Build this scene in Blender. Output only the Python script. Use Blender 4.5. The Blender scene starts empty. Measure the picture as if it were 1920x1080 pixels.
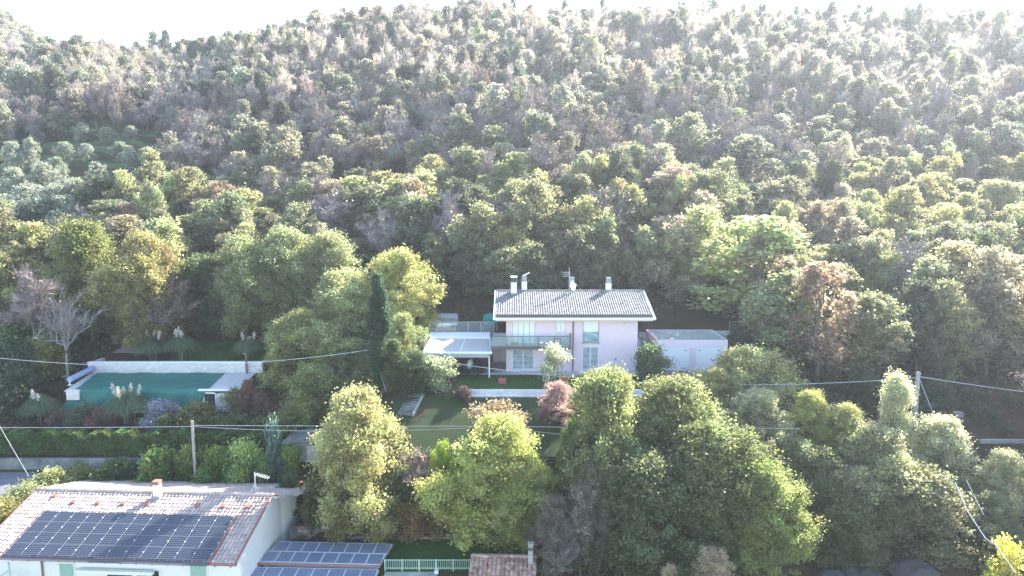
import bpy, math, random
import numpy as np
from mathutils import Vector, Matrix

# ------------------------------------------------------------------ scene, camera, world, sun, exposure
sc = bpy.context.scene
sc.render.engine = 'CYCLES'
sc.cycles.max_bounces = 7; sc.cycles.diffuse_bounces = 3; sc.cycles.glossy_bounces = 2
sc.cycles.transmission_bounces = 4; sc.cycles.volume_bounces = 0; sc.cycles.transparent_max_bounces = 6
sc.cycles.use_denoising = True
sc.cycles.caustics_reflective = False; sc.cycles.caustics_refractive = False
sc.cycles.sample_clamp_indirect = 6.0
sc.render.resolution_x = 1024; sc.render.resolution_y = 576
R = math.radians
PITCH = R(7.5); FPX = 1280.0; CZ = 30.0
cam = bpy.data.objects.new('camera', bpy.data.cameras.new('camera')); sc.collection.objects.link(cam)
cam.data.sensor_width = 36.0; cam.data.lens = 36.0 * FPX / 1920.0
cam.data.clip_start = 0.5; cam.data.clip_end = 3000
cam.location = (0, 0, CZ); cam.rotation_euler = (R(90) - PITCH, 0, 0)
sc.camera = cam
SUN_AZ, SUN_EL = R(41), R(33)
w = bpy.data.worlds.new("World"); sc.world = w; w.use_nodes = True
sky = w.node_tree.nodes.new('ShaderNodeTexSky'); sky.sky_type = 'NISHITA'; sky.sun_disc = False
sky.sun_elevation = SUN_EL; sky.sun_rotation = SUN_AZ; sky.altitude = 200; sky.air_density = 1.0
sky.dust_density = 0.6; sky.ozone_density = 1.4
w.node_tree.links.new(sky.outputs[0], w.node_tree.nodes['Background'].inputs[0])
w.node_tree.nodes['Background'].inputs[1].default_value = 0.15
sun = bpy.data.objects.new('sun', bpy.data.lights.new('sun', 'SUN')); sc.collection.objects.link(sun)
sun.data.energy = 5.0; sun.data.angle = R(0.5); sun.data.color = (1.0, 0.96, 0.90)
SDIR = Vector((math.sin(SUN_AZ) * math.cos(SUN_EL), math.cos(SUN_AZ) * math.cos(SUN_EL), math.sin(SUN_EL)))
sun.rotation_euler = SDIR.to_track_quat('Z', 'Y').to_euler(); sun.location = (60, 60, 140)
sc.view_settings.view_transform = 'Standard'; sc.view_settings.look = 'None'
sc.view_settings.gamma = 1.0; sc.view_settings.use_curve_mapping = False
sc.view_settings.exposure = 2.25

# ------------------------------------------------------------------ measuring helpers
cp, sp = math.cos(PITCH), math.sin(PITCH)
def ray(px, py):
    x = (px - 960) / FPX; v = (540 - py) / FPX
    return x, cp + v * sp, -sp + v * cp
def P(px, py, Y):
    x, y, z = ray(px, py); t = Y / y
    return Vector((x * t, Y, CZ + z * t))
def G(px, py, zz):
    x, y, z = ray(px, py); t = (zz - CZ) / z
    return Vector((x * t, y * t, zz))
def proj(p):
    d = p[1] * cp - (p[2] - CZ) * sp; u = p[1] * sp + (p[2] - CZ) * cp
    return 960 + FPX * p[0] / d, 540 - FPX * u / d, d

def tag(o, label=None, cat=None, group=None, kind=None):
    if label: o['label'] = label
    if cat: o['category'] = cat
    if group: o['group'] = group
    if kind: o['kind'] = kind
    return o
def link(o, parent=None):
    sc.collection.objects.link(o)
    if parent: o.parent = parent
    return o
def wloc(o):
    v = Vector((0, 0, 0))
    while o: v += o.location; o = o.parent
    return v
def empty(name, loc, label, cat, group=None):
    o = bpy.data.objects.new(name, None); o.empty_display_size = 0.4; link(o); o.location = loc
    return tag(o, label, cat, group)
def copy_tree(o, parent=None):
    c = o.copy(); link(c, parent)
    for ch in list(o.children): copy_tree(ch, c)
    return c

class MB:
    def __init__(s): s.v = []; s.f = []
    def face(s, pts):
        n = len(s.v); s.v += [tuple(p) for p in pts]; s.f.append(tuple(range(n, n + len(pts)))); return s
    def box(s, c, d, ax=None):
        c = Vector(c); ux, uy, uz = ax or (Vector((1, 0, 0)), Vector((0, 1, 0)), Vector((0, 0, 1)))
        n = len(s.v)
        for k in (-.5, .5):
            for i, j in ((-.5, -.5), (.5, -.5), (.5, .5), (-.5, .5)):
                s.v.append(tuple(c + ux * (i * d[0]) + uy * (j * d[1]) + uz * (k * d[2])))
        for q in ((3, 2, 1, 0), (4, 5, 6, 7), (0, 1, 5, 4), (1, 2, 6, 5), (2, 3, 7, 6), (3, 0, 4, 7)):
            s.f.append(tuple(n + a for a in q))
        return s
    def bb(s, a, b):   # box from two corners
        return s.box([(a[i] + b[i]) / 2 for i in range(3)], [abs(a[i] - b[i]) for i in range(3)])
    def slab(s, pts, t):   # polygon pts (top) extruded down by t
        n = len(s.v); k = len(pts)
        s.v += [tuple(p) for p in pts] + [(p[0], p[1], p[2] - t) for p in pts]
        s.f.append(tuple(range(n, n + k))); s.f.append(tuple(range(n + 2 * k - 1, n + k - 1, -1)))
        for i in range(k):
            j = (i + 1) % k; s.f.append((n + i, n + k + i, n + k + j, n + j))
        return s
    def tube(s, pts, r, n=6, cap=True):
        pts = [Vector(p) for p in pts]; rs = r if isinstance(r, (list, tuple)) else [r] * len(pts)
        base = len(s.v); up = Vector((0, 0, 1))
        for i, p in enumerate(pts):
            d = (pts[min(i + 1, len(pts) - 1)] - pts[max(i - 1, 0)]).normalized()
            a = d.cross(up if abs(d.z) < .95 else Vector((1, 0, 0))).normalized(); b = d.cross(a)
            for k in range(n):
                t = 2 * math.pi * k / n; s.v.append(tuple(p + (a * math.cos(t) + b * math.sin(t)) * rs[i]))
        for i in range(len(pts) - 1):
            for k in range(n):
                k2 = (k + 1) % n
                s.f.append((base + i * n + k, base + i * n + k2, base + (i + 1) * n + k2, base + (i + 1) * n + k))
        if cap:
            s.f.append(tuple(base + k for k in range(n - 1, -1, -1)))
            s.f.append(tuple(base + (len(pts) - 1) * n + k for k in range(n)))
        return s
    def lathe(s, c, prof, n=16, squash=(1, 1)):
        c = Vector(c); base = len(s.v)
        for r, z in prof:
            for k in range(n):
                t = 2 * math.pi * k / n; s.v.append((c.x + r * math.cos(t) * squash[0], c.y + r * math.sin(t) * squash[1], c.z + z))
        for i in range(len(prof) - 1):
            for k in range(n):
                k2 = (k + 1) % n
                s.f.append((base + i * n + k, base + i * n + k2, base + (i + 1) * n + k2, base + (i + 1) * n + k))
        s.f.append(tuple(base + k for k in range(n - 1, -1, -1)))
        s.f.append(tuple(base + (len(prof) - 1) * n + k for k in range(n)))
        return s
    def build(s, name, mat, parent=None, bevel=0, smooth=False, local=False):
        off = Vector((0, 0, 0)) if (local or not parent) else wloc(parent)
        me = bpy.data.meshes.new(name)
        me.from_pydata([(x - off.x, y - off.y, z - off.z) for x, y, z in s.v], [], s.f)
        if mat: me.materials.append(mat)
        if smooth: me.shade_smooth()
        o = link(bpy.data.objects.new(name, me), parent)
        if bevel:
            m = o.modifiers.new('bevel', 'BEVEL'); m.width = bevel; m.segments = 2; m.limit_method = 'ANGLE'
        return o
    def thing(s, name, mat, label, cat, group=None, **k):
        """one-mesh thing with its origin at its base"""
        a = np.array(s.v); c = Vector((float(a[:, 0].mean()), float(a[:, 1].mean()), float(a[:, 2].min())))
        s.v = [(x - c.x, y - c.y, z - c.z) for x, y, z in s.v]
        o = s.build(name, mat, None, **k); o.location = c
        return tag(o, label, cat, group)

def np_mesh(name, V, F, mat, attrs=None, smooth=False):
    """V (n,3) float, F (m,k) int uniform polygons"""
    V = np.ascontiguousarray(V, dtype=np.float32); F = np.ascontiguousarray(F, dtype=np.int32)
    me = bpy.data.meshes.new(name); me.vertices.add(len(V)); me.vertices.foreach_set('co', V.ravel())
    m, k = F.shape; me.loops.add(m * k); me.loops.foreach_set('vertex_index', F.ravel())
    me.polygons.add(m); me.polygons.foreach_set('loop_start', np.arange(0, m * k, k, dtype=np.int32))
    me.polygons.foreach_set('loop_total', np.full(m, k, dtype=np.int32))
    for nm, arr in (attrs or {}).items():
        arr = np.asarray(arr, dtype=np.float32)
        if arr.ndim == 1:
            a = me.attributes.new(nm, 'FLOAT', 'FACE'); a.data.foreach_set('value', arr)
        else:
            a = me.attributes.new(nm, 'FLOAT_VECTOR', 'FACE'); a.data.foreach_set('vector', np.ascontiguousarray(arr).ravel())
    for mm in (mat if isinstance(mat, list) else [mat]): me.materials.append(mm)
    me.update(calc_edges=True)
    if smooth: me.shade_smooth()
    else: me.shade_flat()
    return me

# ------------------------------------------------------------------ materials
class N:
    def __init__(s, name):
        s.m = bpy.data.materials.new(name); s.m.use_nodes = True; s.t = s.m.node_tree; s.t.nodes.clear()
        s.out = s.t.nodes.new('ShaderNodeOutputMaterial')
    def n(s, ty, **k):
        o = s.t.nodes.new(ty)
        for a, b in k.items():
            if a.startswith('i_'):
                key = a[2:]; key = int(key) if key.isdigit() else key.replace('_', ' ')
                o.inputs[key].default_value = b
            else: setattr(o, a, b)
        return o
    def l(s, a, b): s.t.links.new(a, b)
    def mix(s, fac, a, b, mode='MIX'):
        o = s.n('ShaderNodeMix', data_type='RGBA', blend_type=mode)
        for i, v in ((0, fac), (6, a), (7, b)):
            if hasattr(v, 'links') or hasattr(v, 'is_output'): s.l(v, o.inputs[i])
            else: o.inputs[i].default_value = (v if i == 0 else (*v, 1) if len(v) == 3 else v)
        return o.outputs[2]
    def noise(s, scale, detail=4, co='Object', rough=.6, dist=0):
        tc = s.n('ShaderNodeTexCoord'); o = s.n('ShaderNodeTexNoise', i_Scale=scale, i_Detail=detail, i_Roughness=rough, i_Distortion=dist)
        s.l(tc.outputs[co], o.inputs['Vector']); return o.outputs['Fac']
    def ramp(s, fac, stops):
        o = s.n('ShaderNodeValToRGB'); e = o.color_ramp.elements
        while len(e) < len(stops): e.new(.5)
        for k, (p, c) in enumerate(stops):
            e[k].position = p; e[k].color = (*c, 1) if len(c) == 3 else c
        s.l(fac, o.inputs[0]); return o.outputs[0]
    def bsdf(s, col, rough=.8, metal=0, spec=.5, bump=None, bstr=.3, bdist=.02, **k):
        b = s.n('ShaderNodeBsdfPrincipled', i_Roughness=rough, i_Metallic=metal)
        b.inputs['Specular IOR Level'].default_value = spec
        if hasattr(col, 'is_output'): s.l(col, b.inputs['Base Color'])
        else: b.inputs['Base Color'].default_value = (*col, 1)
        if bump is not None:
            bp = s.n('ShaderNodeBump', i_Strength=bstr, i_Distance=bdist); s.l(bump, bp.inputs['Height']); s.l(bp.outputs[0], b.inputs['Normal'])
        s.l(b.outputs[0], s.out.inputs[0]); return b
def mottled(name, c, var=.25, scale=3, rough=.85, spec=.3, c2=None, bump=.2, metal=0, ov=.18):
    m = N(name); f = m.noise(scale, 6); c2 = c2 or tuple(x * (1 - var) for x in c)
    c1 = tuple(min(1, x * (1 + var * .6)) for x in c)
    f2 = m.noise(scale * 9, 3)
    col = m.mix(m.ramp(f, [(.3, (0, 0, 0)), (.7, (1, 1, 1))]), c2, c1)
    col = m.mix(ov, col, m.ramp(f2, [(.3, (.1, .1, .1)), (.7, (.9, .9, .9))]), 'OVERLAY')
    m.bsdf(col, rough, metal, spec, f2, bump); return m.m

M = {}
M['pink'] = mottled('pink_render', (.74, .595, .64), .03, .4, .9, .2, bump=.02, ov=.04)
M['cream'] = mottled('white_render', (.78, .77, .72), .06, .7, .9, .2, bump=.1)
M['white'] = mottled('white_paint', (.80, .80, .78), .05, 2, .5, .4)
M['shutter'] = mottled('white_shutter', (.80, .81, .80), .03, 2, .5, .4)
M['soffit'] = mottled('soffit', (.74, .68, .68), .05, 2, .8, .3)
M['dark_metal'] = mottled('dark_metal', (.09, .08, .085), .2, 4, .5, .5)
M['grey_metal'] = mottled('grey_metal', (.34, .35, .36), .15, 4, .45, .5, metal=.5)
M['gutter'] = mottled('brown_gutter', (.26, .12, .10), .15, 4, .5, .5)
M['dark_pipe'] = mottled('brown_pipe', (.13, .07, .06), .15, 4, .5, .5)
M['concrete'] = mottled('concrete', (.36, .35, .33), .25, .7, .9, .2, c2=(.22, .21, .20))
M['concrete_dark'] = mottled('stained_shaded_concrete', (.20, .20, .19), .4, .8, .9, .2, c2=(.075, .08, .075))  # stained walls; on the garden steps the dark tone carries shade
M['paving'] = mottled('patio_paving', (.50, .47, .46), .10, .8, .8, .3)
M['deck'] = mottled('timber_deck', (.17, .12, .10), .3, 2, .8, .3)
M['teal'] = mottled('teal_cloth', (.02, .22, .19), .2, 2, .7, .3)
M['cloth_grey'] = mottled('grey_cloth', (.30, .32, .34), .15, 1.5, .8, .2)
M['cloth_white'] = mottled('white_cloth', (.75, .76, .78), .08, 3, .8, .2)
M['dark'] = mottled('dark_interior', (.02, .02, .022), .2, 2, .6, .3)
M['wicker'] = mottled('wicker', (.10, .07, .05), .3, 12, .8, .3)
M['red'] = mottled('red_paint', (.38, .10, .11), .15, 4, .7, .3)
M['black'] = mottled('black_plastic', (.03, .03, .03), .2, 4, .5, .4)
M['terracotta'] = mottled('terracotta', (.42, .18, .10), .2, 4, .8, .3)
M['brick'] = mottled('red_brick', (.36, .15, .11), .25, 6, .9, .2)
M['blue_roll'] = mottled('bubble_cover', (.30, .38, .55), .2, 6, .4, .5)
M['wood'] = mottled('weathered_wood', (.33, .30, .27), .25, 3, .85, .2)
M['green_paint'] = mottled('pale_green_paint', (.42, .58, .48), .12, 4, .6, .4)
M['shutter_green'] = mottled('green_shutter', (.30, .47, .38), .10, 3, .6, .4)
M['stone_step'] = mottled('stone_step', (.42, .40, .38), .2, 3, .9, .2)
M['wire'] = mottled('wire', (.50, .52, .52), .1, 2, .5, .5)
M['bark'] = mottled('bark', (.14, .11, .085), .35, 5, .95, .1, bump=.5)
M['bark_pale'] = mottled('pale_bark', (.27, .25, .235), .25, 5, .95, .1, bump=.4)
M['rock'] = mottled('rock', (.08, .08, .078), .4, .8, .95, .1, bump=.6)
M['leaf_litter_pot'] = mottled('soil', (.06, .04, .03), .3, 8, .95, .1)

def stone_wall():
    m = N('pale_stone_masonry'); tc = m.n('ShaderNodeTexCoord'); mp = m.n('ShaderNodeMapping'); mp.inputs['Scale'].default_value = (1.6, 1.6, 3.4)
    m.l(tc.outputs['Object'], mp.inputs[0])
    v = m.n('ShaderNodeTexVoronoi', i_Scale=1.5); m.l(mp.outputs[0], v.inputs['Vector'])
    v2 = m.n('ShaderNodeTexVoronoi', i_Scale=1.5, feature='DISTANCE_TO_EDGE'); m.l(mp.outputs[0], v2.inputs['Vector'])
    sep = m.n('ShaderNodeSeparateColor'); m.l(v.outputs['Color'], sep.inputs[0])
    col = m.ramp(sep.outputs[0], [(0, (.56, .53, .49)), (.5, (.64, .61, .57)), (1, (.72, .69, .65))])
    e = m.ramp(v2.outputs['Distance'], [(0, (0, 0, 0)), (.06, (1, 1, 1))])
    col = m.mix(e, (.52, .50, .47), col)
    m.bsdf(col, .9, 0, .2, e, .5, .03); return m.m
M['stone'] = stone_wall()
def old_stone():
    m = N('dark_old_stone'); tc = m.n('ShaderNodeTexCoord'); mp = m.n('ShaderNodeMapping'); mp.inputs['Scale'].default_value = (1.0, 1.0, 2.2)
    m.l(tc.outputs['Object'], mp.inputs[0])
    v = m.n('ShaderNodeTexVoronoi', i_Scale=1.6); m.l(mp.outputs[0], v.inputs['Vector'])
    sep = m.n('ShaderNodeSeparateColor'); m.l(v.outputs['Color'], sep.inputs[0])
    col = m.ramp(sep.outputs[0], [(0, (.10, .075, .06)), (.5, (.22, .19, .16)), (1, (.34, .31, .27))])
    m.bsdf(col, .95, 0, .2, m.noise(6), .6, .05); return m.m
M['old_stone'] = old_stone()
def tile_mat(name, stops, lichen):
    m = N(name); tc = m.n('ShaderNodeTexCoord'); v = m.n('ShaderNodeTexVoronoi', i_Scale=3.2); m.l(tc.outputs['Object'], v.inputs['Vector'])
    sep = m.n('ShaderNodeSeparateColor'); m.l(v.outputs['Color'], sep.inputs[0])
    col = m.ramp(sep.outputs[0], stops)
    col = m.mix(m.ramp(m.noise(1.4, 7), [(.45, (0, 0, 0)), (.75, (.6, .6, .6))]), col, lichen)
    m.bsdf(col, .75, 0, .35, m.noise(25, 3), .15); return m.m
M['tile_grey'] = tile_mat('grey_cement_tiles', [(0, (.13, .127, .125)), (.5, (.185, .18, .178)), (1, (.25, .242, .235))], (.14, .135, .125))
M['tile_red'] = tile_mat('terracotta_tiles', [(0, (.36, .265, .23)), (.5, (.43, .335, .295)), (1, (.50, .41, .365))], (.36, .33, .30))
M['tile_old'] = tile_mat('old_terracotta_tiles', [(0, (.22, .12, .09)), (.5, (.38, .22, .16)), (1, (.52, .36, .28))], (.25, .22, .19))

def solar_mat(name, base, line, nx, ny, lw):
    """cell grid in the panel's own coordinates (0..1 generated)"""
    m = N(name); tc = m.n('ShaderNodeTexCoord'); sx = m.n('ShaderNodeSeparateXYZ'); m.l(tc.outputs['Generated'], sx.inputs[0])
    def grid(o, n, lw):
        a = m.n('ShaderNodeMath', operation='MULTIPLY', i_1=float(n)); m.l(o, a.inputs[0])
        f = m.n('ShaderNodeMath', operation='FRACT'); m.l(a.outputs[0], f.inputs[0])
        c = m.n('ShaderNodeMath', operation='SUBTRACT', i_1=.5); m.l(f.outputs[0], c.inputs[0])
        b = m.n('ShaderNodeMath', operation='ABSOLUTE'); m.l(c.outputs[0], b.inputs[0])
        g = m.n('ShaderNodeMath', operation='GREATER_THAN', i_1=.5 - lw); m.l(b.outputs[0], g.inputs[0]); return g.outputs[0]
    mx = m.n('ShaderNodeMath', operation='MAXIMUM'); m.l(grid(sx.outputs[0], nx, lw), mx.inputs[0]); m.l(grid(sx.outputs[1], ny, lw), mx.inputs[1])
    col = m.mix(mx.outputs[0], base, line)
    b = m.bsdf(col, .16, 0, .6); return m.m
M['cells_mono'] = solar_mat('mono_cells', (.012, .015, .026), (.13, .14, .17), 6, 11, .05)
M['cells_poly'] = solar_mat('poly_cells', (.10, .13, .21), (.42, .46, .55), 6, 8, .05)
M['alu'] = mottled('aluminium', (.62, .63, .65), .1, 4, .4, .5)

def glass_front(name, c, c2):
    m = N(name); f = m.noise(2.2, 3)
    m.bsdf(m.mix(m.ramp(f, [(.35, (0, 0, 0)), (.65, (1, 1, 1))]), c, c2), .06, 0, .8); return m.m
M['pane'] = glass_front('curtained_glass', (.16, .26, .32), (.42, .52, .58))
M['pane_dark'] = glass_front('dark_glass', (.02, .025, .035), (.08, .09, .10))
def clear_glass():
    m = N('railing_glass'); g = m.n('ShaderNodeBsdfGlossy', i_Roughness=.05); g.inputs[0].default_value = (.8, .9, .92, 1)
    t = m.n('ShaderNodeBsdfTransparent'); t.inputs[0].default_value = (.80, .88, .88, 1)
    d = m.n('ShaderNodeBsdfDiffuse'); d.inputs[0].default_value = (.55, .62, .64, 1)
    x = m.n('ShaderNodeMixShader', i_0=.12); m.l(t.outputs[0], x.inputs[1]); m.l(d.outputs[0], x.inputs[2])
    y = m.n('ShaderNodeMixShader', i_0=.06); m.l(x.outputs[0], y.inputs[1]); m.l(g.outputs[0], y.inputs[2]); m.l(y.outputs[0], m.out.inputs[0]); return m.m
M['glass'] = clear_glass()
def awning():
    m = N('ribbed_white_awning'); tc = m.n('ShaderNodeTexCoord'); wv = m.n('ShaderNodeTexWave', bands_direction='Y', i_Scale=1.9); m.l(tc.outputs['Object'], wv.inputs[0])
    col = m.mix(m.ramp(wv.outputs['Fac'], [(.4, (0, 0, 0)), (.6, (1, 1, 1))]), (.40, .39, .37), (.52, .51, .49))
    col = m.mix(m.ramp(m.noise(.9, 6), [(.62, (0, 0, 0)), (.72, (.8, .8, .8))]), col, (.38, .30, .27))
    m.bsdf(col, .6, 0, .3, wv.outputs['Fac'], .5, .03); return m.m
M['awning'] = awning()
def pool_cover():
    m = N('green_pool_cover'); f = m.noise(.55, 6, dist=1.5); f2 = m.noise(4, 4)
    col = m.mix(m.ramp(f, [(.35, (0, 0, 0)), (.7, (1, 1, 1))]), (.008, .105, .085), (.025, .16, .13))
    col = m.mix(m.ramp(m.noise(.8, 8), [(.58, (0, 0, 0)), (.75, (.7, .7, .7))]), col, (.12, .20, .14))
    m.bsdf(col, .6, 0, .3, f2, .5, .06); return m.m
M['cover'] = pool_cover()
def garage_door():
    m = N('ribbed_white_door'); tc = m.n('ShaderNodeTexCoord'); wv = m.n('ShaderNodeTexWave', bands_direction='Z', i_Scale=1.6, wave_profile='SAW'); m.l(tc.outputs['Object'], wv.inputs[0])
    m.bsdf(m.mix(m.ramp(wv.outputs['Fac'], [(.0, (1, 1, 1)), (.06, (0, 0, 0))]), (.80, .81, .81), (.62, .63, .65)), .5, 0, .4, wv.outputs['Fac'], .25, .02); return m.m
M['garage_door'] = garage_door()

def ground_mat():
    m = N('woodland_ground'); f = m.noise(.12, 8); f2 = m.noise(1.8, 8); f3 = m.noise(14, 4)
    col = m.mix(m.ramp(f2, [(.35, (0, 0, 0)), (.65, (1, 1, 1))]), (.060, .040, .026), (.035, .045, .018))
    col = m.mix(m.ramp(f, [(.40, (0, 0, 0)), (.62, (1, 1, 1))]), col, (.085, .052, .036))
    col = m.mix(.5, col, m.ramp(f3, [(.3, (.15, .15, .15)), (.7, (.85, .85, .85))]), 'OVERLAY')
    m.bsdf(col, .95, 0, .1, f3, .8, .1); return m.m
M['ground'] = ground_mat()
def grass_mat(name, a, b, c, s=1.0):
    m = N(name); f = m.noise(.5 * s, 8); f2 = m.noise(22 * s, 4)
    col = m.mix(m.ramp(f, [(.35, (0, 0, 0)), (.65, (1, 1, 1))]), a, b)
    col = m.mix(m.ramp(m.noise(.28, 6, dist=1), [(.55, (0, 0, 0)), (.72, (.9, .9, .9))]), col, c)
    col = m.mix(.45, col, m.ramp(f2, [(.3, (.2, .2, .2)), (.7, (.8, .8, .8))]), 'OVERLAY')
    m.bsdf(col, .9, 0, .15, f2, .8, .05); return m.m
M['lawn'] = grass_mat('lawn', (.030, .080, .014), (.045, .105, .020), (.04, .085, .02))
M['lawn_rough'] = grass_mat('rough_lawn', (.030, .050, .018), (.045, .065, .025), (.065, .052, .033))
M['terrace_grass'] = grass_mat('terrace_grass', (.045, .075, .028), (.065, .105, .038), (.06, .055, .035))
def asphalt():
    m = N('asphalt'); f = m.noise(.6, 7); f2 = m.noise(30, 3)
    m.bsdf(m.mix(f, (.10, .10, .11), (.19, .19, .20)), .9, 0, .2, f2, .4); return m.m
M['asphalt'] = asphalt()
def cobble():
    m = N('forecourt_paving'); tc = m.n('ShaderNodeTexCoord'); v = m.n('ShaderNodeTexVoronoi', i_Scale=4.5); m.l(tc.outputs['Object'], v.inputs['Vector'])
    sep = m.n('ShaderNodeSeparateColor'); m.l(v.outputs['Color'], sep.inputs[0])
    col = m.mix(m.ramp(m.noise(.8, 6), [(.4, (0, 0, 0)), (.65, (1, 1, 1))]), m.ramp(sep.outputs[0], [(0, (.19, .13, .12)), (1, (.30, .22, .20))]), (.24, .21, .20))
    m.bsdf(col, .9, 0, .2, v.outputs['Distance'], .4); return m.m
M['cobble'] = cobble()

def leaf_mat(name, from_attr=False, trans=.5, spec=.35):
    """leaf colour comes from the object's own colour (or the joined wood's attribute), varied leaf by leaf and clump by clump"""
    m = N(name)
    if from_attr:
        a = m.n('ShaderNodeAttribute', attribute_name='tint'); base = a.outputs['Vector']
    else:
        oi = m.n('ShaderNodeObjectInfo'); base = oi.outputs['Color']
    av = m.n('ShaderNodeAttribute', attribute_name='lv'); ac = m.n('ShaderNodeAttribute', attribute_name='cv')
    hsv = m.n('ShaderNodeHueSaturation', i_Saturation=.90); m.l(base, hsv.inputs['Color'])
    h = m.n('ShaderNodeMapRange', i_3=.470, i_4=.525); m.l(ac.outputs['Fac'], h.inputs[0]); m.l(h.outputs[0], hsv.inputs['Hue'])
    v = m.n('ShaderNodeMapRange', i_3=.55, i_4=1.5); m.l(av.outputs['Fac'], v.inputs[0])
    v2 = m.n('ShaderNodeMapRange', i_3=.75, i_4=1.25); m.l(ac.outputs['Fac'], v2.inputs[0])
    mu = m.n('ShaderNodeMath', operation='MULTIPLY'); m.l(v.outputs[0], mu.inputs[0]); m.l(v2.outputs[0], mu.inputs[1]); m.l(mu.outputs[0], hsv.inputs['Value'])
    b = m.n('ShaderNodeBsdfPrincipled', i_Roughness=.5); b.inputs['Specular IOR Level'].default_value = spec
    m.l(hsv.outputs[0], b.inputs['Base Color'])
    t = m.n('ShaderNodeBsdfTranslucent'); tc = m.mix(1.0, hsv.outputs[0], (1.0, 1.0, .82), 'MULTIPLY')
    hs2 = m.n('ShaderNodeHueSaturation', i_Saturation=1.05, i_Value=2.1); m.l(tc, hs2.inputs['Color']); m.l(hs2.outputs[0], t.inputs[0])
    x = m.n('ShaderNodeMixShader', i_0=trans); m.l(b.outputs[0], x.inputs[1]); m.l(t.outputs[0], x.inputs[2]); m.l(x.outputs[0], m.out.inputs[0])
    return m.m
M['frame_dark'] = mottled('dark_aluminium', (.20, .21, .23), .1, 4, .4, .5); M['leaf'] = leaf_mat('leaf'); M['leaf_far'] = leaf_mat('leaf_far', True)
def twig_mat():
    m = N('twigs'); oi = m.n('ShaderNodeObjectInfo'); av = m.n('ShaderNodeAttribute', attribute_name='lv')
    hsv = m.n('ShaderNodeHueSaturation'); m.l(oi.outputs['Color'], hsv.inputs['Color'])
    v = m.n('ShaderNodeMapRange', i_3=.6, i_4=1.4); m.l(av.outputs['Fac'], v.inputs[0]); m.l(v.outputs[0], hsv.inputs['Value'])
    m.l(hsv.outputs[0], m.bsdf((.2, .2, .2), .8, 0, .2).inputs['Base Color']); return m.m
M['twig'] = twig_mat()
M['plume'] = mottled('plume', (.62, .56, .48), .1, 6, .95, .1)

# ------------------------------------------------------------------ terrain
def interp(pts, y): return np.interp(y, [p[0] for p in pts], [p[1] for p in pts])
PROF = [
 (-95, [(20,-2),(44,2),(50,4.5),(52.5,5.9),(57.9,6.0),(58.1,6.9),(65,9.0),(72,11.5),(80,14.3),(112,30),(135,41.5),(180,60),(200,66.5),(220,66),(260,50),(330,40)]),
 (-78, [(20,-2),(44,2),(50,4.5),(52.5,5.9),(57.9,6.0),(58.1,6.9),(65,9.0),(72,11.5),(80,14.3),(112,30),(135,41.5),(180,61),(200,68.5),(220,68),(260,50),(330,40)]),
 (-60, [(20,-2),(44,2),(50,4.5),(52.5,5.9),(57.9,6.0),(58.1,6.9),(65,9.0),(72,11.5),(80,14.3),(112,30),(135,41.5),(180,64.5),(200,73),(220,72),(260,50),(330,40)]),
 (-39, [(20,-2),(44,2),(50,4.5),(52.5,5.9),(57.9,6.0),(58.1,6.9),(65,9.0),(72,11.5),(80,14.3),(112,30),(135,41.5),(180,66),(200,75.5),(220,74),(260,50),(330,40)]),
 (-36.5, [(20,-3),(44,0),(57.2,1.0),(57.5,5.0),(57.9,6.0),(58.1,6.9),(65,9.2),(72,11.6),(80,14.3),(112,30),(135,41.5),(180,66),(200,75.5),(220,74),(260,50),(330,40)]),
 (-19, [(20,-3),(44,0),(57.2,1.0),(57.5,5.0),(57.9,6.0),(58.1,6.9),(64.8,9.3),(71.5,11.4),(71.9,12.5),(80,14.3),(112,30),(135,41.5),(180,68),(200,77.5),(220,76),(260,50),(330,40)]),
 (-15, [(20,-3),(44,0),(46.5,2.6),(51.3,3.4),(52.0,5.0),(54,7.6),(60,9.6),(66,11.6),(72,13.2),(80,15.2),(112,30.5),(140,45),(185,71.5),(200,78),(220,76),(260,50),(330,40)]),
 (-9.5, [(20,-3),(44,.8),(46.5,2.8),(51.3,3.4),(51.6,4.8),(52.2,6.5),(52.8,9.2),(56,10.8),(59.4,12.25),(60.0,12.3),(60.2,12.7),(71.5,12.7),(72.3,15.5),(80,15.8),(112,31),(150,51),(185,71.5),(200,78),(215,78),(260,55),(330,40)]),
 (12, [(20,-3),(44,.8),(46.5,2.8),(51.3,3.4),(51.6,4.8),(52.2,6.5),(52.8,9.2),(56,10.8),(59.4,12.25),(60.0,12.3),(60.2,12.7),(71.5,12.7),(72.3,15.5),(80,15.8),(112,31),(150,51),(185,71),(200,77.5),(215,77.5),(260,55),(330,40)]),
 (24, [(20,-3),(44,2.0),(50,4.5),(54,7.4),(60.0,11.6),(62,12.6),(71.5,12.7),(72.5,15.5),(80,16.2),(112,31.2),(150,50),(185,70),(200,76),(220,76),(260,55),(330,40)]),
 (34, [(20,-2),(45,3.8),(50,5.6),(58,9.5),(64,11.8),(72,13.8),(80,17),(112,31.5),(150,50),(185,69),(200,75),(220,75),(260,55),(330,40)]),
 (140, [(20,-2),(45,3.8),(50,5.6),(58,9.5),(64,11.8),(72,13.8),(80,17),(112,31.5),(150,50),(185,69),(200,75),(220,75),(260,55),(330,40)]),
]
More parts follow.
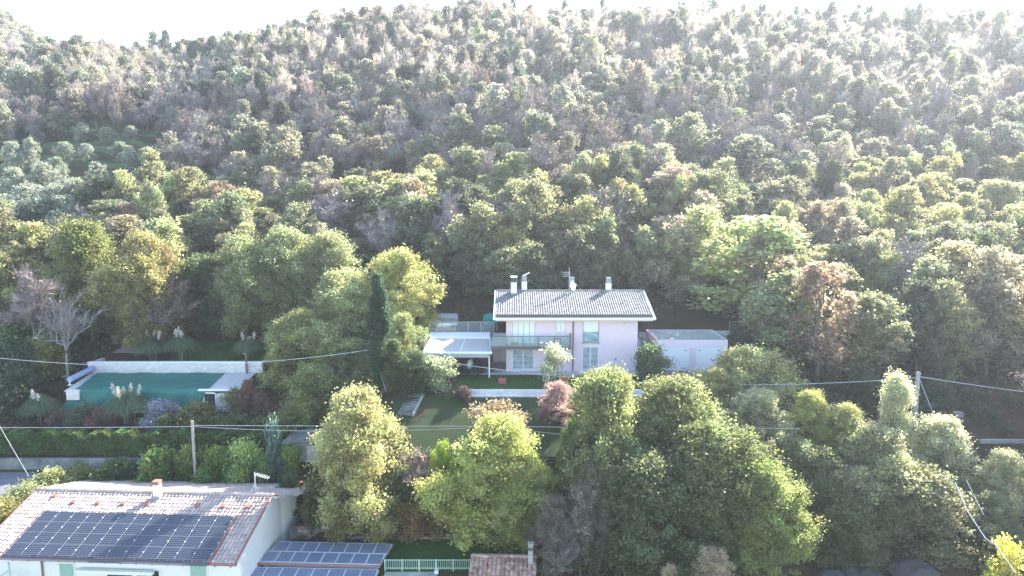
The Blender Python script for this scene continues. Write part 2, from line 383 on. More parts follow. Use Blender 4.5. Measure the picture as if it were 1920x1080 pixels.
def hbase(x, y):
    x = np.atleast_1d(np.asarray(x, float)); y = np.atleast_1d(np.asarray(y, float))
    xs = [p[0] for p in PROF]; zs = np.array([interp(p[1], y) for p in PROF])
    xi = np.clip(x, xs[0], xs[-1]); k = np.clip(np.searchsorted(xs, xi) - 1, 0, len(xs) - 2)
    x0 = np.array(xs)[k]; x1 = np.array(xs)[k + 1]; f = (xi - x0) / (x1 - x0); f = f * f * (3 - 2 * f)
    ii = np.arange(len(x)); z = zs[k, ii] * (1 - f) + zs[k + 1, ii] * f
    far = np.clip((y - 84) / 25, 0, 1)
    z = z + far * (1.6 * np.sin(x * .071 + 1.3) * np.cos(y * .055) + 1.0 * np.sin(x * .17 + y * .11) + .5 * np.sin(x * .41 - y * .29))
    # olive terraces: stepped banks at the left
    tm = np.clip((x + 100) / 8, 0, 1) * np.clip((-60 - x) / 6, 0, 1) * np.clip((y - 104) / 4, 0, 1) * np.clip((140 - y) / 4, 0, 1)
    st = 4.5; q = y / st; fr = q - np.floor(q); stepz = (np.clip((fr - .65) / .35, 0, 1) - fr) * st * .49
    z = z + tm * stepz
    m = np.exp(-(((x + 265) / 90) ** 2 + ((y - 335) / 60) ** 2)); z = z + m * 74
    return z
def h(x, y): return float(hbase([x], [y])[0])
def GT(px, py, y0=40.0):
    """where the view ray of an image point meets the terrain"""
    x_, y_, z_ = ray(px, py); t = np.arange(y0, 420, .1) / y_
    d = (CZ + z_ * t) - hbase(x_ * t, y_ * t); k = int(np.argmax(d < 0)) if (d < 0).any() else len(t) - 1
    return Vector((x_ * t[k], y_ * t[k], float(hbase(x_ * t[k], y_ * t[k])[0])))
def axis(parts):
    out = []
    for a, b, st in parts: out += list(np.arange(a, b, st))
    return np.array(out + [parts[-1][1]])
gx = axis([(-420, -110, 8), (-110, -60, 2.0), (-60, 40, .8), (40, 110, 2.5), (110, 300, 8)])
gy = axis([(14, 40, 3), (40, 82, .5), (82, 145, 1.5), (145, 230, 3), (230, 430, 8), (430, 1500, 90)])
X, Yg = np.meshgrid(gx, gy); Z = hbase(X.ravel(), Yg.ravel())
nx, ny = len(gx), len(gy); idx = np.arange(nx * ny).reshape(ny, nx)
Fq = np.stack([idx[:-1, :-1], idx[:-1, 1:], idx[1:, 1:], idx[1:, :-1]], -1).reshape(-1, 4)
tag(link(bpy.data.objects.new('hillside_ground', np_mesh('hillside_ground', np.stack([X.ravel(), Yg.ravel(), Z], 1), Fq, M['ground'], smooth=True))), kind='structure')
def patch(name, x0, x1, y0, y1, mat, step=.6, lift=.03, mask=None, kind='structure'):
    ax = np.arange(x0, x1 + step / 2, step); ay = np.arange(y0, y1 + step / 2, step)
    A, B = np.meshgrid(ax, ay); z = hbase(A.ravel(), B.ravel()) + lift
    n1, n2 = len(ax), len(ay); ix = np.arange(n1 * n2).reshape(n2, n1)
    F = np.stack([ix[:-1, :-1], ix[:-1, 1:], ix[1:, 1:], ix[1:, :-1]], -1).reshape(-1, 4)
    if mask:
        c = np.array([mask(A.ravel()[f].mean(), B.ravel()[f].mean()) for f in F]); F = F[c]
    return tag(link(bpy.data.objects.new(name, np_mesh(name, np.stack([A.ravel(), B.ravel(), z], 1), F, mat, smooth=True))), kind=kind)
patch('olive_terraces', -100, -60, 104, 140, M['terrace_grass'], .75, .06)
patch('hillside_clearing', -34, -12, 106, 119, M['terrace_grass'], 1.0, .06)
patch('hillside_clearing', -52, -44, 93, 101, M['terrace_grass'], 1.0, .06)
patch('pool_bank_grass', -38, -20.5, 72.3, 77.5, M['lawn'], .6, .05)
patch('lower_lawn', -10.5, 9, 52.9, 59.5, M['lawn_rough'], .5, .05)
patch('garden_strip', -14, 8, 46.8, 51.2, M['lawn'], .5, .05)
patch('road', -70, -38.5, 52.8, 57.6, M['asphalt'], .8, .05)

# ------------------------------------------------------------------ roofs of barrel tiles
def tile_sheet(o, u, d, W, L, pitch, row, amp, mat, name, parent, seg=6, seed=1, tl=.55):
    """corrugated tile surface: o = ridge corner, u = along the ridge, d = down the slope (unit vectors)"""
    rng = np.random.default_rng(seed)
    nrm = u.cross(d).normalized()
    if nrm.z < 0: nrm = -nrm
    nt = int(round(W / pitch)); nr = int(round(L / row)); pu = W / nt; pr = L / nr
    a = np.arange(nt * seg + 1); ph = (a % seg) / seg
    prof = amp * np.abs(np.sin(math.pi * ph)) ** .7; prof[-1] = 0
    V = []; F = []
    o_, u_, d_, n_ = (np.array(t) for t in (o, u, d, nrm))
    tiltr = amp * tl
    jit = rng.normal(0, amp * .10, (nr, nt + 1)); js = rng.normal(0, pr * .05, (nr, nt + 1))
    for r in range(nr):
        tidx = np.minimum(a // seg, nt)
        for e in (0, 1):
            hh = prof * (1 + .0) + e * tiltr + jit[r][tidx]
            s = (r + e) * pr + (.12 * pr * e) * (prof / amp) + js[r][tidx] * e
            V.append(o_ + np.outer(a * pu / seg, u_) + np.outer(s, d_) + np.outer(hh, n_))
    V.append(o_ + np.outer(a * pu / seg, u_) + np.outer(np.full(len(a), nr * pr + .02), d_) + np.outer(np.full(len(a), -.03), n_))
    V = np.concatenate(V); k = len(a); I = np.arange(len(V)).reshape(-1, k)
    F = np.stack([I[:-1, :-1], I[1:, :-1], I[1:, 1:], I[:-1, 1:]], -1).reshape(-1, 4)
    off = np.array(wloc(parent))
    me = np_mesh(name, V - off, F, mat)
    return link(bpy.data.objects.new(name, me), parent)

# ------------------------------------------------------------------ the pink house
FW = 67.0                                 # front wall depth
def F(px, py): return P(px, py, FW)
gz = 12.7
hx0, hx1 = F(949, 600).x, F(1196, 600).x; by = FW + 9.8
house = empty('pink_house', ((hx0 + hx1) / 2, FW + 4.9, gz), 'pale pink two-storey villa with grey tiled roof and glass balcony', 'house')
uz = 15.52                                # upper floor level
ez = 18.25                                # wall top
# walls as pieces around the openings
wl = MB()
ops = [(F(961,0).x, F(1006,0).x, uz + .02, ez - .0), (F(1048,0).x, F(1066,0).x, F(0,624).z, ez),
       (F(1101,0).x, F(1134,0).x, F(0,642).z, ez - .02), (F(961,0).x, F(1004,0).x, gz + .05, F(0,655).z), (F(1102,0).x, F(1133,0).x, gz + .05, F(0,650).z)]
xs = sorted({hx0, hx1, *[o[0] for o in ops], *[o[1] for o in ops]}); zs = sorted({gz - .3, ez, *[o[2] for o in ops], *[o[3] for o in ops]})
for i in range(len(xs) - 1):
    for j in range(len(zs) - 1):
        cx, cz = (xs[i] + xs[i+1]) / 2, (zs[j] + zs[j+1]) / 2
        if not any(o[0] < cx < o[1] and o[2] < cz < o[3] for o in ops):
            wl.face([(xs[i], FW, zs[j]), (xs[i+1], FW, zs[j]), (xs[i+1], FW, zs[j+1]), (xs[i], FW, zs[j+1])])
for o in ops:
    a0, a1, z0, z1 = o; dpt = FW + .28
    wl.face([(a0, FW, z0), (a0, FW, z1), (a0, dpt, z1), (a0, dpt, z0)]); wl.face([(a1, FW, z0), (a1, dpt, z0), (a1, dpt, z1), (a1, FW, z1)])
    wl.face([(a0, FW, z0), (a0, dpt, z0), (a1, dpt, z0), (a1, FW, z0)]); wl.face([(a0, FW, z1), (a1, FW, z1), (a1, dpt, z1), (a0, dpt, z1)])
zr = 20.15; yr = 71.85
wl.face([(hx0, FW, gz-.3), (hx0, FW, ez), (hx0, yr, ez + 1.55), (hx0, by, ez), (hx0, by, gz-.3)])
wl.face([(hx1, FW, gz-.3), (hx1, by, gz-.3), (hx1, by, ez), (hx1, yr, ez + 1.55), (hx1, FW, ez)])
wl.face([(hx0, by, gz-.3), (hx0, by, ez), (hx1, by, ez), (hx1, by, gz-.3)])
# buttress like low projection at the right corner
wl.bb((hx1, FW + .02, gz - .3), (F(1205, 0).x, FW + 2.6, F(0, 634).z))
wl.build('wall', M['pink'], house)
# roof
el = G(925, 597, 18.33); er = G(1221.5, 597, 18.33); ey = el.y
rx0, rx1 = P(932, 545, yr).x - .12, P(1213, 545, yr).x + .12
zr = P(960, 545.5, yr).z
x0, x1 = min(el.x, rx0), (er.x + rx1) / 2
roofp = MB(); th = .16
eaveb = 2 * yr - ey
roofp.slab([(x0, ey, 18.30), (x1, ey, 18.30), (x1, yr, zr - .10), (x0, yr, zr - .10)], th)
roofp.slab([(x0, yr, zr - .10), (x1, yr, zr - .10), (x1, eaveb, 18.30), (x0, eaveb, 18.30)], th)
roof = roofp.build('roof', M['soffit'], house)
sl = Vector((0, ey - yr, 18.33 - zr)); L = sl.length; dn = sl.normalized()
tile_sheet(Vector((x0 + .14, yr, zr - .04)), Vector((1, 0, 0)), dn, x1 - x0 - .28, L - .42, .235, .36, .085, M['tile_grey'], 'roof_tiles', roof, tl=.25)
tile_sheet(Vector((x0 + .14, yr, zr - .04)), Vector((1, 0, 0)), Vector((0, -dn.y, dn.z)), x1 - x0 - .28, L - .2, .235, .36, .085, M['tile_grey'], 'roof_tiles', roof, seed=5)
MB().tube([(x0 + .1, yr, zr + .02), (x1 - .1, yr, zr + .02)], .12, 8).build('ridge_cap', M['tile_grey'], roof)
sg = MB()
q = Vector((0, yr, zr)) + dn * (L - .40)
sg.box((.5 * (x0 + x1), q.y, q.z + .12), (x1 - x0 - .5, .05, .20))
sg.box((.5 * (x0 + x1), q.y - .18, q.z + .0), (x1 - x0 - .5, .34, .03))
sg.build('snow_guard', M['dark_metal'], roof)
gt = MB(); gt.box((.5 * (x0 + x1), ey - .05, 18.30), (x1 - x0 + .1, .16, .15)); gt.build('gutter', M['white'], roof, .02)
for xx in (x0 + .05, x1 - .05): MB().tube([(xx, ey, 18.36), (xx, yr, zr + .02), (xx, eaveb, 18.36)], .075, 6).build('verge_trim', M['white'], roof)
# soffit strip and beam under the eave
MB().bb((x0 + .2, ey + .3, 18.00), (x1 - .2, FW - .02, 18.12)).build('soffit_board', M['soffit'], house)
# shutters / windows
def leaf_shutter(name, a0, a1, z0, z1, mat, n=1, slat=0):
    b = MB(); wd = (a1 - a0) / n
    for k in range(n):
        b.bb((a0 + k * wd + .015, FW + .14, z0 + .02), (a0 + (k + 1) * wd - .015, FW + .2, z1 - .02))
    return b.build(name, mat, house, .01)
o = ops[0]; leaf_shutter('sliding_shutter', *o, M['shutter'], 4)
o = ops[1]; leaf_shutter('window_shutter', *o, M['shutter'], 2)
def window_with_blind(o):
    a0, a1, z0, z1 = o
    f = MB()
    for a, b in (((a0, z0), (a0 + .08, z1)), ((a1 - .08, z0), (a1, z1)), ((a0 + .08, z0), (a1 - .08, z0 + .12))):
        f.bb((a[0], FW + .06, a[1]), (b[0], FW + .16, b[1]))
    fr = f.build('window', M['grey_metal'], house)
    zm = z0 + (z1 - z0) * .42
    MB().bb((a0 + .08, FW + .12, z0 + .12), (a1 - .08, FW + .14, zm)).build('pane', M['pane'], fr)
    MB().bb((a0 + .08, FW + .10, zm), (a1 - .08, FW + .15, z1 - .03)).build('roller_blind', M['shutter'], fr)
    MB().bb((a0 - .12, FW - .1, z0 - .1), (a1 + .12, FW + .05, z0)).build('sill', M['stone_step'], fr)
window_with_blind(ops[2])
def french_door(o, grille_w, label=None):
    a0, a1, z0, z1 = o; f = MB()
    am = (a0 + a1) / 2
    for s0, s1 in ((a0, a0 + .07), (am - .06, am + .06), (a1 - .07, a1)): f.bb((s0, FW + .14, z0), (s1, FW + .2, z1))
    f.bb((a0 + .07, FW + .142, z0), (a1 - .07, FW + .198, z0 + .22)); f.bb((a0 + .07, FW + .142, z1 - .07), (a1 - .07, FW + .198, z1))
    d = f.build('french_door', M['white'], house)
    MB().bb((a0 + .07, FW + .18, z0 + .22), (a1 - .07, FW + .195, z1 - .07)).build('pane', M['pane'], d)
    g = MB(); n = int(grille_w / .13)
    for k in range(n + 1):
        x = a0 + .03 + (a1 - a0 - .06) * k / n; g.tube([(x, FW + .03, z0 + .02), (x, FW + .03, z1 - .02)], .014, 4)
    for k in range(5):
        z = z0 + .1 + (z1 - z0 - .2) * k / 4; g.box(((a0 + a1) / 2, FW + .03, z), (a1 - a0 - .04, .02, .035))
    g.build('security_grille', M['white'], d)
    MB().box((am + .1, FW + .12, (z0 + z1) / 2 - .05), (.04, .05, .16)).build('door_handle', M['white'], d)
    fr = MB()
    for s0, s1, t0, t1 in ((a0 - .09, a0 - .002, z0, z1 + .08), (a1 + .002, a1 + .09, z0, z1 + .08), (a0, a1, z1 + .002, z1 + .08)): fr.bb((s0, FW - .03, t0), (s1, FW + .03, t1))
    fr.build('door_frame', M['white'], d)
french_door(ops[3], 2.3); french_door(ops[4], 1.6)
MB().tube([(F(1082,0).x, FW - .07, 18.0), (F(1082,0).x, FW - .07, gz + .1)], .055, 8).build('drainpipe', M['dark_pipe'], house)
MB().lathe(F(1160, 653) + Vector((0, -.08, -.1)), [(.02, 0), (.12, .04), (.12, .16), (.03, .2)], 10).build('wall_lamp', M['white'], house)
MB().box(F(1154, 673) + Vector((0, -.04, 0)), (.12, .08, .2)).build('meter_box', M['grey_metal'], house)
MB().box(F(1175, 605.5) + Vector((0, -.25, 0)), (.3, .3, .1)).build('eave_lamp', M['white'], house)
# little grille in the low projection
g0 = P(1197, 631, FW + .01)
gb = MB()
for k in range(4): gb.box((g0.x + .1 + k * .12, FW, g0.z - .2), (.05, .04, .32))
gb.build('vent_grille', M['black'], house)
# balcony: slab, railing
bx0, bx1 = P(920, 650, 65.6).x, P(1070, 650, 65.6).x
bal = MB().bb((bx0, 65.6, uz - .22), (bx1, FW - .003, uz)).build('balcony', M['paving'], house)
MB().bb((bx0, FW - .003, uz - .22), (hx0 - .003, 74.0, uz)).build('side_walkway', M['paving'], house)
MB().bb((bx0, 65.57, uz - .24), (bx1, 65.63, uz + .02)).build('balcony_edge', M['dark_metal'], bal)
rl = MB(); nP = 6; zt = P(1000, 631, 65.6).z
for k in range(nP):
    x = bx0 + .05 + (bx1 - bx0 - .1) * k / (nP - 1); rl.bb((x - .025, 65.58, uz), (x + .025, 65.64, zt))
rl.bb((bx0, 65.57, zt), (bx1, 65.65, zt + .05)); rl.bb((bx0, 65.59, uz + .06), (bx1, 65.63, uz + .10))
rl.bb((bx1 - .05, 65.65, zt), (bx1 + .0, FW - .05, zt + .05)); rl.bb((bx1 - .06, 65.56, uz - .2), (bx1 + .02, 65.66, zt + .35))
for yy in np.arange(66, 72, 1.2): rl.bb((bx0 + .02, yy - .02, uz), (bx0 + .06, yy + .02, zt))
rl.bb((bx0 + .01, 65.65, zt), (bx0 + .07, 72, zt + .05))
ral = rl.build('balcony_railing', M['dark_metal'], bal)
MB().bb((bx0 + .05, 65.60, uz + .1), (bx1 - .08, 65.62, zt)).build('glass_panel', M['glass'], ral)
MB().bb((bx1 - .04, 65.66, uz + .1), (bx1 - .02, FW - .05, zt)).build('glass_panel', M['glass'], ral)
# recessed ground-floor wall left of the main wall
rw = MB(); rw.bb((bx0 + .1, 71.0, gz - .2), (hx0 - .01, 71.25, uz - .23)); rw.build('recessed_wall', M['pink'], house)
MB().bb((hx0 - .55, 70.93, gz + .05), (hx0 - .05, 70.997, gz + 2.2)).build('side_door', M['cloth_white'], house)
# chimneys
def chimney(px, ytop, ybase, wpx, Y, capmat, style, name='chimney'):
    a = P(px, ytop, Y); b = P(px, ybase, Y); ww = wpx / 17.9
    zb = b.z - .8; hh = a.z
    zs = hh - .62
    c = MB().bb((a.x - ww/2, Y - ww/2, zb), (a.x + ww/2, Y + ww/2, zs)).build(name, M['white'], roof, .02)
    l = MB()
    if style == 0:
        for k in range(5): l.box((a.x, Y, zs + .06 + k * .095), (ww + .02, ww + .02, .045))
        l.bb((a.x - ww*.38, Y - ww*.38, zs), (a.x + ww*.38, Y + ww*.38, zs + .5))
        l.build('chimney_louvre', M['dark_metal'], c)
        MB().box((a.x, Y, zs + .56), (ww + .08, ww + .08, .12)).build('chimney_cap', M['white'], c, .02)
    else:
        l.bb((a.x - ww*.4, Y - ww*.4, zs), (a.x + ww*.4, Y + ww*.4, zs + .62))
        for k in (-1, 0, 1): l.box((a.x + k * ww * .42, Y - ww*.44, zs + .3), (.05, .03, .6))
        for k in range(3): l.box((a.x, Y - ww * .46, zs + .1 + .2 * k), (ww, .03, .03))
        l.build('chimney_louvre', M['grey_metal'], c)
        if style == 1:
            ang = R(-25); u = Vector((math.cos(ang), 0, -math.sin(ang)))
            MB().box((a.x + .22, Y, hh + .16), (.75, .4, .06), (u, Vector((0, 1, 0)), u.cross(Vector((0, 1, 0))))).build('chimney_cap', M['white'], c)
chimney(963.5, 518, 552, 11, yr - .35, None, 0)
chimney(983, 517, 544, 10, yr + .35, None, 1)
chimney(1141, 520, 544, 10, yr + .35, None, 2)
# antenna and dish
am = P(1067, 545, yr).x; at = MB(); at.tube([(am, yr, zr - .1), (am, yr, P(0, 501, yr).z)], .03, 6)
for k, (dz, ln) in enumerate(((-.55, .55), (-.75, .42), (-.95, .5))):
    at.tube([(am - ln - .2, yr, P(0, 501, yr).z + dz), (am + .1, yr, P(0, 501, yr).z + dz)], .02, 4)
    for q in range(4): at.tube([(am - ln * q / 4 - .1, yr - .25, P(0, 501, yr).z + dz), (am - ln * q / 4 - .1, yr + .25, P(0, 501, yr).z + dz)], .012, 4)
for k in range(4): at.box((am + .3, yr, P(0, 520 + k * 3.2, yr).z), (.5, .04, .08))
at.build('antenna', M['alu'], roof)
dish = MB(); dc = Vector((am + .3, yr - .05, zr + .55)); dd = Vector((.75, -.62, .2)).normalized()
uu = dd.cross(Vector((0, 0, 1))).normalized(); vv = dd.cross(uu)
ringv = []
for r_, off in ((.0, .0), (.2, .02), (.36, .07), (.5, .14)):
    ringv.append([dc + (uu * math.cos(t) + vv * math.sin(t)) * r_ + dd * off for t in [2 * math.pi * k / 20 for k in range(20)]])
for i in range(3):
    for k in range(20): dish.face([ringv[i][k], ringv[i+1][k], ringv[i+1][(k+1) % 20], ringv[i][(k+1) % 20]])
dish.tube([dc - vv * -.45 + dd * .12, dc + dd * .5], .025, 5); dish.box(dc + dd * .52, (.14, .14, .14)); dish.tube([dc, (am, yr, dc.z)], .04, 5)
dish.build('satellite_dish', M['white'], roof)

# patio, lawn, retaining steps in front
px0, px1 = P(800, 690, 66).x, P(1240, 690, 66).x
tag(MB().bb((px0, 65.7, gz - .15), (px1, FW - .005, gz + .045)).build('patio', M['paving']), kind='structure')
tag(MB().bb((px0, FW, gz - .15), (hx0 - .005, 70.98, gz + .04)).build('patio_under_pergola', M['paving']), kind='structure')
lawn_z = gz + .02
def blades(name, x0, x1, y0, y1, n, hgt, col, zf, seed=3):
    rng = np.random.default_rng(seed); x = rng.uniform(x0, x1, n); y = rng.uniform(y0, y1, n)
    z = zf(x, y); t = rng.uniform(0, 2 * math.pi, n); w_ = hgt * .35; hh = hgt * rng.uniform(.5, 1.3, n)
    dx, dy = np.cos(t) * w_, np.sin(t) * w_; lx, ly = rng.normal(0, hgt * .4, n), rng.normal(0, hgt * .4, n)
    V = np.stack([np.stack([x - dx, y - dy, z], 1), np.stack([x + dx, y + dy, z], 1), np.stack([x + lx, y + ly, z + hh], 1)], 1).reshape(-1, 3)
    me = np_mesh(name, V, np.arange(3 * n).reshape(-1, 3), M['leaf'], {'lv': rng.random(n), 'cv': .5 + .5 * np.sin(x * 1.1) * np.cos(y * 1.7)})
    o = link(bpy.data.objects.new(name, me)); o.color = (*col, 1); return tag(o, kind='stuff')
lx0, lx1 = P(858, 715, 63).x, P(1245, 715, 63).x
tag(MB().bb((lx0, 60.35, gz - .2), (lx1, 65.69, gz + .02)).build('front_lawn', M['lawn']), kind='structure')
blades('grass', lx0, lx1, 60.5, 65.5, 26000, .06, (.045, .11, .02), lambda x, y: np.full(len(x), gz + .02))
def rt(name, y0, y1, z, z2, xa, xb, label):
    return MB().bb((xa, y0, z2), (xb, y1, z)).thing(name, M['stone'], label, 'wall', bevel=.02)
rt('retaining_wall', 60.0, 60.34, gz + .08, 11.9, P(862, 735, 60.2).x, lx1 + 1, 'low pale stone retaining wall along the front edge of the villa lawn')
rt('stone_ledge', 59.5, 59.98, 12.42, 11.7, P(866, 740, 59.7).x, lx1 + 1, 'lower whitish stone ledge just below the villa lawn wall')
rb = P(942, 717, 62.6)
MB().bb((rb.x - .36, 62.3, gz + .02), (rb.x + .36, 62.95, gz + .42)).thing('planter_box', M['red'], 'small dark red box standing on the villa lawn', 'box', bevel=.02)
st = P(1071, 708, 65); MB().bb((st.x - .28, 64.7, gz + .02), (st.x + .3, 65.4, gz + .1)).thing('drain_cover', M['stone_step'], 'small pale square slab in the lawn beside the patio', 'slab', bevel=.01)

# balcony furniture
def chair(loc, rz, label, group):
    e = empty('balcony_chair', loc, label, 'chair', group); e.rotation_euler.z = rz
    s = MB().box((0, 0, .44), (.46, .46, .04)).build('seat', M['cloth_white'], e, .01, local=True)
    b = MB()
    for k in range(6): b.box((-.19 + k * .076, .22, .72), (.03, .025, .5))
    b.box((0, .22, .97), (.46, .03, .05)); b.build('backrest', M['cloth_white'], e, local=True)
    for sx in (-.2, .2):
        for sy in (-.2, .2): MB().tube([(sx, sy, 0), (sx, sy, .43)], .02, 5).build('leg', M['alu'], e, local=True)
    return e
c1 = chair((P(1035, 640, 66.3).x, 66.3, uz), R(60), 'white slatted chair on the glass balcony, left of the little table', 'white balcony chairs')
c2 = copy_tree(c1); c2.location = (P(1058, 640, 66.3).x, 66.3, uz); c2.rotation_euler.z = R(-70); c2['label'] = 'white slatted chair on the glass balcony, right of the little table'
tb = empty('balcony_table', (P(1046.5, 640, 66.3).x, 66.4, uz), 'small light table between two white balcony chairs', 'table')
MB().box((0, 0, .7), (.55, .55, .04)).build('tabletop', M['wood'], tb, .01, local=True)
for sx in (-.22, .22):
    for sy in (-.22, .22): MB().tube([(sx, sy, 0), (sx, sy, .68)], .02, 5).build('leg', M['wood'], tb, local=True)
pp = P(965, 641.5, 66.7); MB().bb((pp.x - .35, 66.5, uz + .02), (pp.x + .35, 66.72, uz + .22)).thing('planter_box', M['wicker'], 'long low dark box on the balcony floor by the white shutters', 'box', bevel=.02)

# pergola with white awning
pg = empty('pergola', (-5.4, 67.5, gz), 'flat white awning pergola with a central beam over the side patio of the pink villa', 'pergola')
fl, fr_ = P(792, 662, 64.5), P(921, 660.5, 64.5); bl, br = P(808, 634.5, 70.4), P(919, 634.5, 70.4)
zf_, zb_ = fl.z, bl.z
MB().slab([(fl.x + .1, fl.y, zf_), (fr_.x - .05, fl.y, zf_), (br.x, br.y, zb_), (bl.x, bl.y, zb_)], .05).build('awning', M['awning'], pg)
f = MB(); f.tube([(fl.x - .1, fl.y, zf_), (fr_.x + .1, fl.y, zf_)], .13, 8); f.tube([(bl.x, bl.y, zb_ + .03), (br.x, br.y, zb_ + .03)], .12, 8)
f.tube([(fl.x + .05, fl.y, zf_ + .03), (bl.x, bl.y, zb_ + .03)], .08, 6)
mx = P(862, 661, 64.5).x; mb2 = P(873, 634, 70.4).x; f.tube([(mx, fl.y, zf_ + .05), (mb2, bl.y, zb_ + .05)], .055, 6)
f.tube([(fr_.x, fl.y, zf_ + .03), (br.x, br.y, zb_ + .03)], .05, 6); f.build('frame', M['white'], pg)
v = MB().slab([(fl.x + .1, fl.y - .16, zf_ - .05), (fr_.x - .3, fl.y - .16, zf_ - .05), (fr_.x - .3, fl.y - .1, zf_ - .02), (fl.x + .1, fl.y - .1, zf_ - .02)], .36); v.build('valance', M['awning'], pg)
for xx, yy, zz in ((fl.x + .05, fl.y, zf_), (fr_.x - .2, fl.y + .1, zf_ - .1), (bl.x, bl.y + .2, zb_)): MB().bb((xx - .06, yy - .06, gz - .3), (xx + .06, yy + .06, zz - .1)).build('post', M['white'], pg)
cs = MB(); n = 46; xa, xb = P(805, 630, 71.2).x, P(919, 630, 71.2).x
za, zb2 = P(0, 633, 70.6).z, P(0, 622.5, 72.1).z
for k in range(n):
    x_ = xa + (xb - xa) * k / n; wd = (xb - xa) / n
    cs.face([(x_, 70.6, za), (x_ + wd * .5, 70.6, za + .05), (x_ + wd * .5, 71.95, zb2 + .05), (x_, 71.95, zb2)])
    cs.face([(x_ + wd * .5, 70.6, za + .05), (x_ + wd, 70.6, za), (x_ + wd, 71.95, zb2), (x_ + wd * .5, 71.95, zb2 + .05)])
cs.build('corrugated_strip', M['shutter'], pg)
MB().bb((xa - .45, 70.3, gz), (xa - .05, 72.0, za + .15)).thing('pier', M['white'], 'white plastered pier at the back left corner of the pergola', 'pier', bevel=.02)
# under the pergola
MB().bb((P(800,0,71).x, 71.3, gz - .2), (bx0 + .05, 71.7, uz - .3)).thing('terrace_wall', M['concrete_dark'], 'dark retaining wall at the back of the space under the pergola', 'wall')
cw = P(884, 690, 65.6)
MB().lathe((cw.x, 65.9, gz + .05), [(.10, 0), (.28, .25), (.46, .65), (.50, 1.0), (.38, 1.3), (.12, 1.5)], 14, (1, .8)).thing('covered_umbrella', M['cloth_white'], 'bulky object wrapped in white cloth under the front of the pergola', 'wrapped object', smooth=True)
def rounded_cover(name, c, d, mat, label, cat):
    return MB().box(c, d).thing(name, mat, label, cat, bevel=min(d) * .25)
rounded_cover('outdoor_sofa', (P(828, 688, 68).x, 68.4, gz + .42), (3.1, .95, .75), M['cloth_grey'], 'long grey covered outdoor sofa in the shade of the pergola', 'sofa')
rounded_cover('outdoor_bench', (P(858, 696, 66).x, 66.2, gz + .3), (2.0, .8, .5), M['wicker'], 'low dark outdoor bench in front of the grey sofa', 'bench')
tt = empty('round_table', (P(904, 690, 66.6).x, 66.6, gz + .045), 'round dark wicker table near the corner of the pink house', 'table')
MB().lathe((0, 0, .66), [(.75, 0), (.78, .04), (.75, .08)], 20).build('tabletop', M['wicker'], tt, local=True)
MB().lathe((0, 0, 0), [(.35, 0), (.2, .1), (.18, .66)], 12).build('pedestal', M['wicker'], tt, local=True)
def wicker_chair(loc, rz, label):
    e = empty('wicker_chair', loc, label, 'chair', 'wicker chairs round the patio table'); e.rotation_euler.z = rz
    MB().lathe((0, 0, .2), [(.24, 0), (.30, .25)], 12).build('seat', M['wicker'], e, local=True)
    b = MB()
    for k in range(9):
        t = math.pi * k / 8; b.box((math.cos(t) * .3, math.sin(t) * .3, .62), (.11, .05, .4), (Vector((-math.sin(t), math.cos(t), 0)), Vector((math.cos(t), math.sin(t), 0)), Vector((0, 0, 1))))
    b.build('backrest', M['wicker'], e, local=True)
    for k in range(4):
        t = math.pi / 4 + k * math.pi / 2; MB().tube([(math.cos(t) * .24, math.sin(t) * .24, 0), (math.cos(t) * .22, math.sin(t) * .22, .2)], .02, 4).build('leg', M['wicker'], e, local=True)
    return e
w1 = wicker_chair((tt.location.x - .95, 66.3, gz + .045), R(90), 'dark wicker chair left of the round patio table')
w2 = copy_tree(w1); w2.location = (tt.location.x + 1.0, 66.5, gz + .045); w2.rotation_euler.z = R(-80); w2['label'] = 'dark wicker chair right of the round patio table'
pt = P(850, 699, 65.5); MB().lathe((pt.x, 65.5, gz + .05), [(.16, 0), (.24, .35), (.26, .4), (.2, .4)], 14).thing('flower_pot', M['cloth_white'], 'white flower pot at the lawn edge by the pergola', 'pot')

# upper terrace behind the pergola
tag(MB().bb((P(806,0,72).x, 72.0, uz - .3), (bx0 + .02, 80, uz + .02)).build('upper_terrace', M['deck']), kind='structure')
tl, tr_ = P(806, 612, 72.1), P(926, 612, 72.1); ztop = P(0, 604, 72.1).z
rr = empty('terrace_railing', (tl.x, 72.1, uz), 'grey metal and glass railing along the upper terrace above the pergola', 'railing')
b = MB()
for k in range(6):
    x = tl.x + (tr_.x - tl.x) * k / 5; b.bb((x - .03, 72.08, uz), (x + .03, 72.14, ztop))
b.bb((tl.x, 72.07, ztop), (tr_.x, 72.15, ztop + .05)); b.bb((tl.x, 72.07, uz - .05), (tr_.x, 72.15, uz + .05)); b.build('frame', M['grey_metal'], rr)
MB().bb((tl.x + .04, 72.1, uz + .1), (tr_.x - .04, 72.12, ztop)).build('glass_panel', M['glass'], rr)
hb = P(839, 618, 75.5)
ht = empty('covered_grill', (hb.x, 76, uz), 'grey fabric covered garden furniture on the upper terrace', 'covered furniture')
MB().slab([(hb.x - 1.25, 75.1, uz + 1.25), (hb.x + 1.25, 75.1, uz + 1.25), (hb.x + 1.05, 76.6, uz + 1.5), (hb.x - 1.05, 76.6, uz + 1.5)], 1.0).build('cover', M['cloth_grey'], ht, .12)
MB().box((hb.x, 75.9, uz + .2), (2.0, 1.0, .4)).build('base', M['dark'], ht)
fb = P(832, 617, 73.4); fi = empty('fire_bowl', (fb.x, 73.4, uz), 'round whitish fire bowl on a brown stand on the upper terrace', 'fire bowl')
MB().lathe((0, 0, .45), [(.25, 0), (.75, .15), (.9, .35), (.82, .36), (.3, .2)], 18).build('bowl', M['cloth_white'], fi, local=True)
